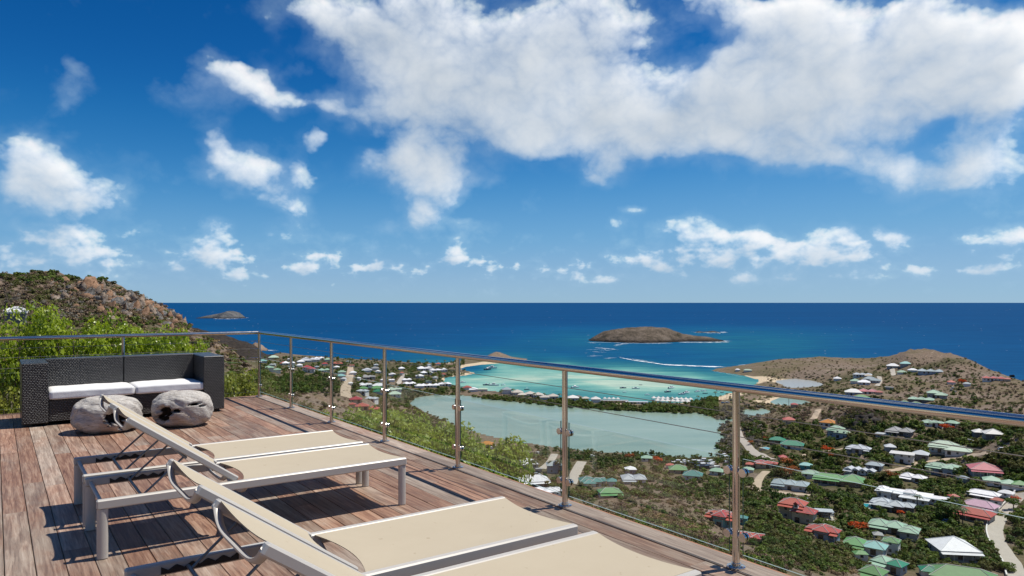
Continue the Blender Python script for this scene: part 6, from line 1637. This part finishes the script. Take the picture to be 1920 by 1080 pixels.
for i in range(22):                          # slabs of the cliff, sunk into the slope
    u = 150 + i * 8.6 + sl_.uniform(-6, 6); v = float(np.interp(u, [150, 200, 260, 300, 348], [552, 566, 580, 592, 608])) + sl_.uniform(-12, 10)
    p = hit(u, v)
    if p is None or p[1] < 80 or p[1] > 170: continue
    s = sl_.uniform(1.4, 2.5)
    o = link_mesh('rock_slab', BO[(i * 5) % 12], None, (p[0], p[1] + .45 * s, p[2] - .25 * s), (sl_.uniform(-.2, .2), sl_.uniform(.2, .6), sl_.uniform(-.5, .5)), (s * sl_.uniform(.5, .8), s * .8, s * sl_.uniform(.85, 1.1)))
    tag(o, '%s large leaning slab of the ridge cliff from the white hut' % ordinal(i + 1), 'rock', 'slabs of the ridge cliff')
for i in range(9):
    p = hit(1598 + i * 5.5, 784 + (i % 3) * 7); s = 3.2 + (i % 4) * 1.1
    o = link_mesh('boulder', BB[i % 4], None, (p[0], p[1], p[2] - .4), (i * .7, .2, i * 1.3), (s, s * .8, s * .95)); tag(o, '%s black crag of the dark outcrop from its scrub side' % ORD[i], 'rock', 'crags of the black outcrop')
p = hit(1898, 707)
if p: o = link_mesh('boulder', BB[0], None, (p[0], p[1], p[2]), (0, 0, 1), (5, 5, 6)); tag(o, 'dark round rock on the shoulder of the far hill', 'rock')

# a bare tree at the edge of the picture
def bare_tree():
    p = hit(6, 606); g = random.Random(2); m = MB(); o = thing('bare_tree', 'leafless grey tree in front of the white roofed hut', 'tree', p, 0)
    tw = MB()
    def grow(mb, a, d, L, r, k):
        b = a + d * L; mid = a.lerp(b, .5) + Vector((g.uniform(-.06, .06), 0, g.uniform(-.03, .06))) * L
        mb.tube([a, mid, b], [r, r * .8, r * .6], 5)
        if k:
            for q in range(3): grow(tw if k < 3 else m, b if q else mid, (d + Vector((g.uniform(-.8, .8), g.uniform(-.6, .6), g.uniform(-.1, .5)))).normalized(), L * g.uniform(.6, .8), r * .55, k - 1)
    grow(m, Vector((0, 0, -.3)), Vector((.1, 0, 1)), 1.5, .09, 4); m.build('trunk', plain('dead_wood', (.16, .13, .11), .9), o); tw.build('twigs', plain('dead_wood', (.16, .13, .11), .9), o)
bare_tree()

# ---------------------------------------------------------------- shrubs beside the terrace, leaf by leaf
def near_shrub(name, label, s, t, top, rad, base, n, leaf, pal, seed, group, sy=1.0, narrow=.5):
    x, y, _ = DK(s, t); hgt = top - base
    V, Fq, rn = crown_arrays(n, leaf / rad, seed, 1.0, 26, .02, narrow)
    g = np.random.default_rng(seed)
    V = V * np.array([rad, rad * sy, hgt / 1.25])
    # keep the leaf size true: the crown is stretched, the leaves are rebuilt around their centres
    Q = V.reshape(-1, 4, 3); c = Q.mean(1, keepdims=True); size = np.linalg.norm(Q[:, 0] - Q[:, 2], axis=1)[:, None, None]; want = leaf * g.uniform(.65, 1.3, len(Q))[:, None, None]
    V = (c + (Q - c) * (want / np.maximum(size, 1e-4))).reshape(-1, 3)
    o = thing(name, label, 'shrub', (x, y, DECKZ + base), DT, group)
    link_mesh('foliage', np_mesh('foliage', V, Fq, PAL[pal], False, {'rnd': rn}), o)
    m = MB()
    for q in range(7):
        a = q * .9 + seed; r2 = rad * .55; m.tube([(.04*math.cos(a), .04*math.sin(a), -.3), (r2*.5*math.cos(a), r2*.5*math.sin(a)*sy, hgt * .4), (r2*math.cos(a), r2*math.sin(a)*sy, hgt * .75)], [.022, .016, .006], 5)
    m.build('stem', bark, o)
G1 = 'bright shrubs behind the sofa'
for i, (s, t, top, rad) in enumerate([(14.6, .20, 1.30, .62), (14.7, .72, 1.42, .62), (14.3, 1.15, 1.34, .60), (14.8, 1.62, 1.22, .62), (14.4, 2.05, 1.12, .58), (14.2, 2.50, 1.02, .52), (14.0, 2.85, .80, .42)]):
    near_shrub('shrub', '%s bright green shrub along the cable railing, counted from the outer end of the sofa' % ORD[i], s, t, top, rad, -.75, 5200, .062, 'bright', 50 + i, G1)
G2 = 'yellow green shrubs at the ends of the sofa'
for i, (s, t, top, rad, n, lab) in enumerate([(12.7, -.25, .55, .42, 2200, 'yellow green shrub at the outer end of the sofa, tallest there'), (12.25, .10, .28, .34, 1800, 'low yellow green shrub at the outer end of the sofa'), (12.5, -.75, .45, .5, 2000, 'yellow green shrub cut by the picture edge beside the sofa'),
      (12.6, 2.62, .70, .38, 2600, 'yellow green shrub between the sofa arm and the corner post, taller'), (12.3, 2.98, .42, .34, 2200, 'yellow green shrub tight behind the corner post'), (12.7, 3.35, .30, .40, 2200, 'low yellow green shrub just outside the corner post')]):
    near_shrub('shrub', lab, s, t, top, rad, -.8, n, .055, 'lime', 80 + i, G2)
for i, (s, t, top, rad, lab) in enumerate([(15.2, 4.3, -.05, .75, 'olive shrub on the bank beyond the corner post'), (14.2, 4.9, -.45, .65, 'lower olive shrub on the bank beyond the corner post'), (17.5, 4.6, -.25, .9, 'farther olive shrub on the bank beyond the corner post')]):
    near_shrub('shrub', lab, s, t, top, rad, top - 1.5, 2200, .06, 'olive', 95 + i, 'olive shrubs beyond the corner')
hs_ = random.Random(4)
for row, (tt, ds, lab) in enumerate(((4.22, .46, '%s glossy hedge shrub right below the glass panels, counted from the near end'), (4.95, .6, '%s glossy hedge shrub of the outer row, counted from the near end'))):
    i = 0; s = (5.5, 7.3)[row]
    while s < 11.3:
        t = tt + hs_.uniform(-.1, .15); top = float(np.interp(s, [5.2, 6.0, 6.8, 8.7, 10, 11.2], [-.85, -.42, -.10, -.06, -.16, -.3])) + hs_.uniform(-.09, .12) - .14 * row
        near_shrub('hedge_shrub', lab % ordinal(i + 1), s, t, top, .50, top - 1.3, 5000, .060, 'hedge', 110 + i + 40 * row, 'hedge along the terrace edge', 1.2, .48)
        s += ds; i += 1
for i, (s, t, top, rad, lab) in enumerate([(4.3, 4.6, -.95, .35, 'small green plant below the terrace edge near the middle post'), (2.0, 5.0, -.95, .5, 'green plant below the terrace edge at the nearest post'), (1.2, 5.2, -.95, .55, 'green plant below the terrace edge past the nearest post')]):
    near_shrub('shrub', lab, s, t, top, rad, top - .9, 1800, .055, 'hedge', 140 + i, 'plants below the terrace edge')
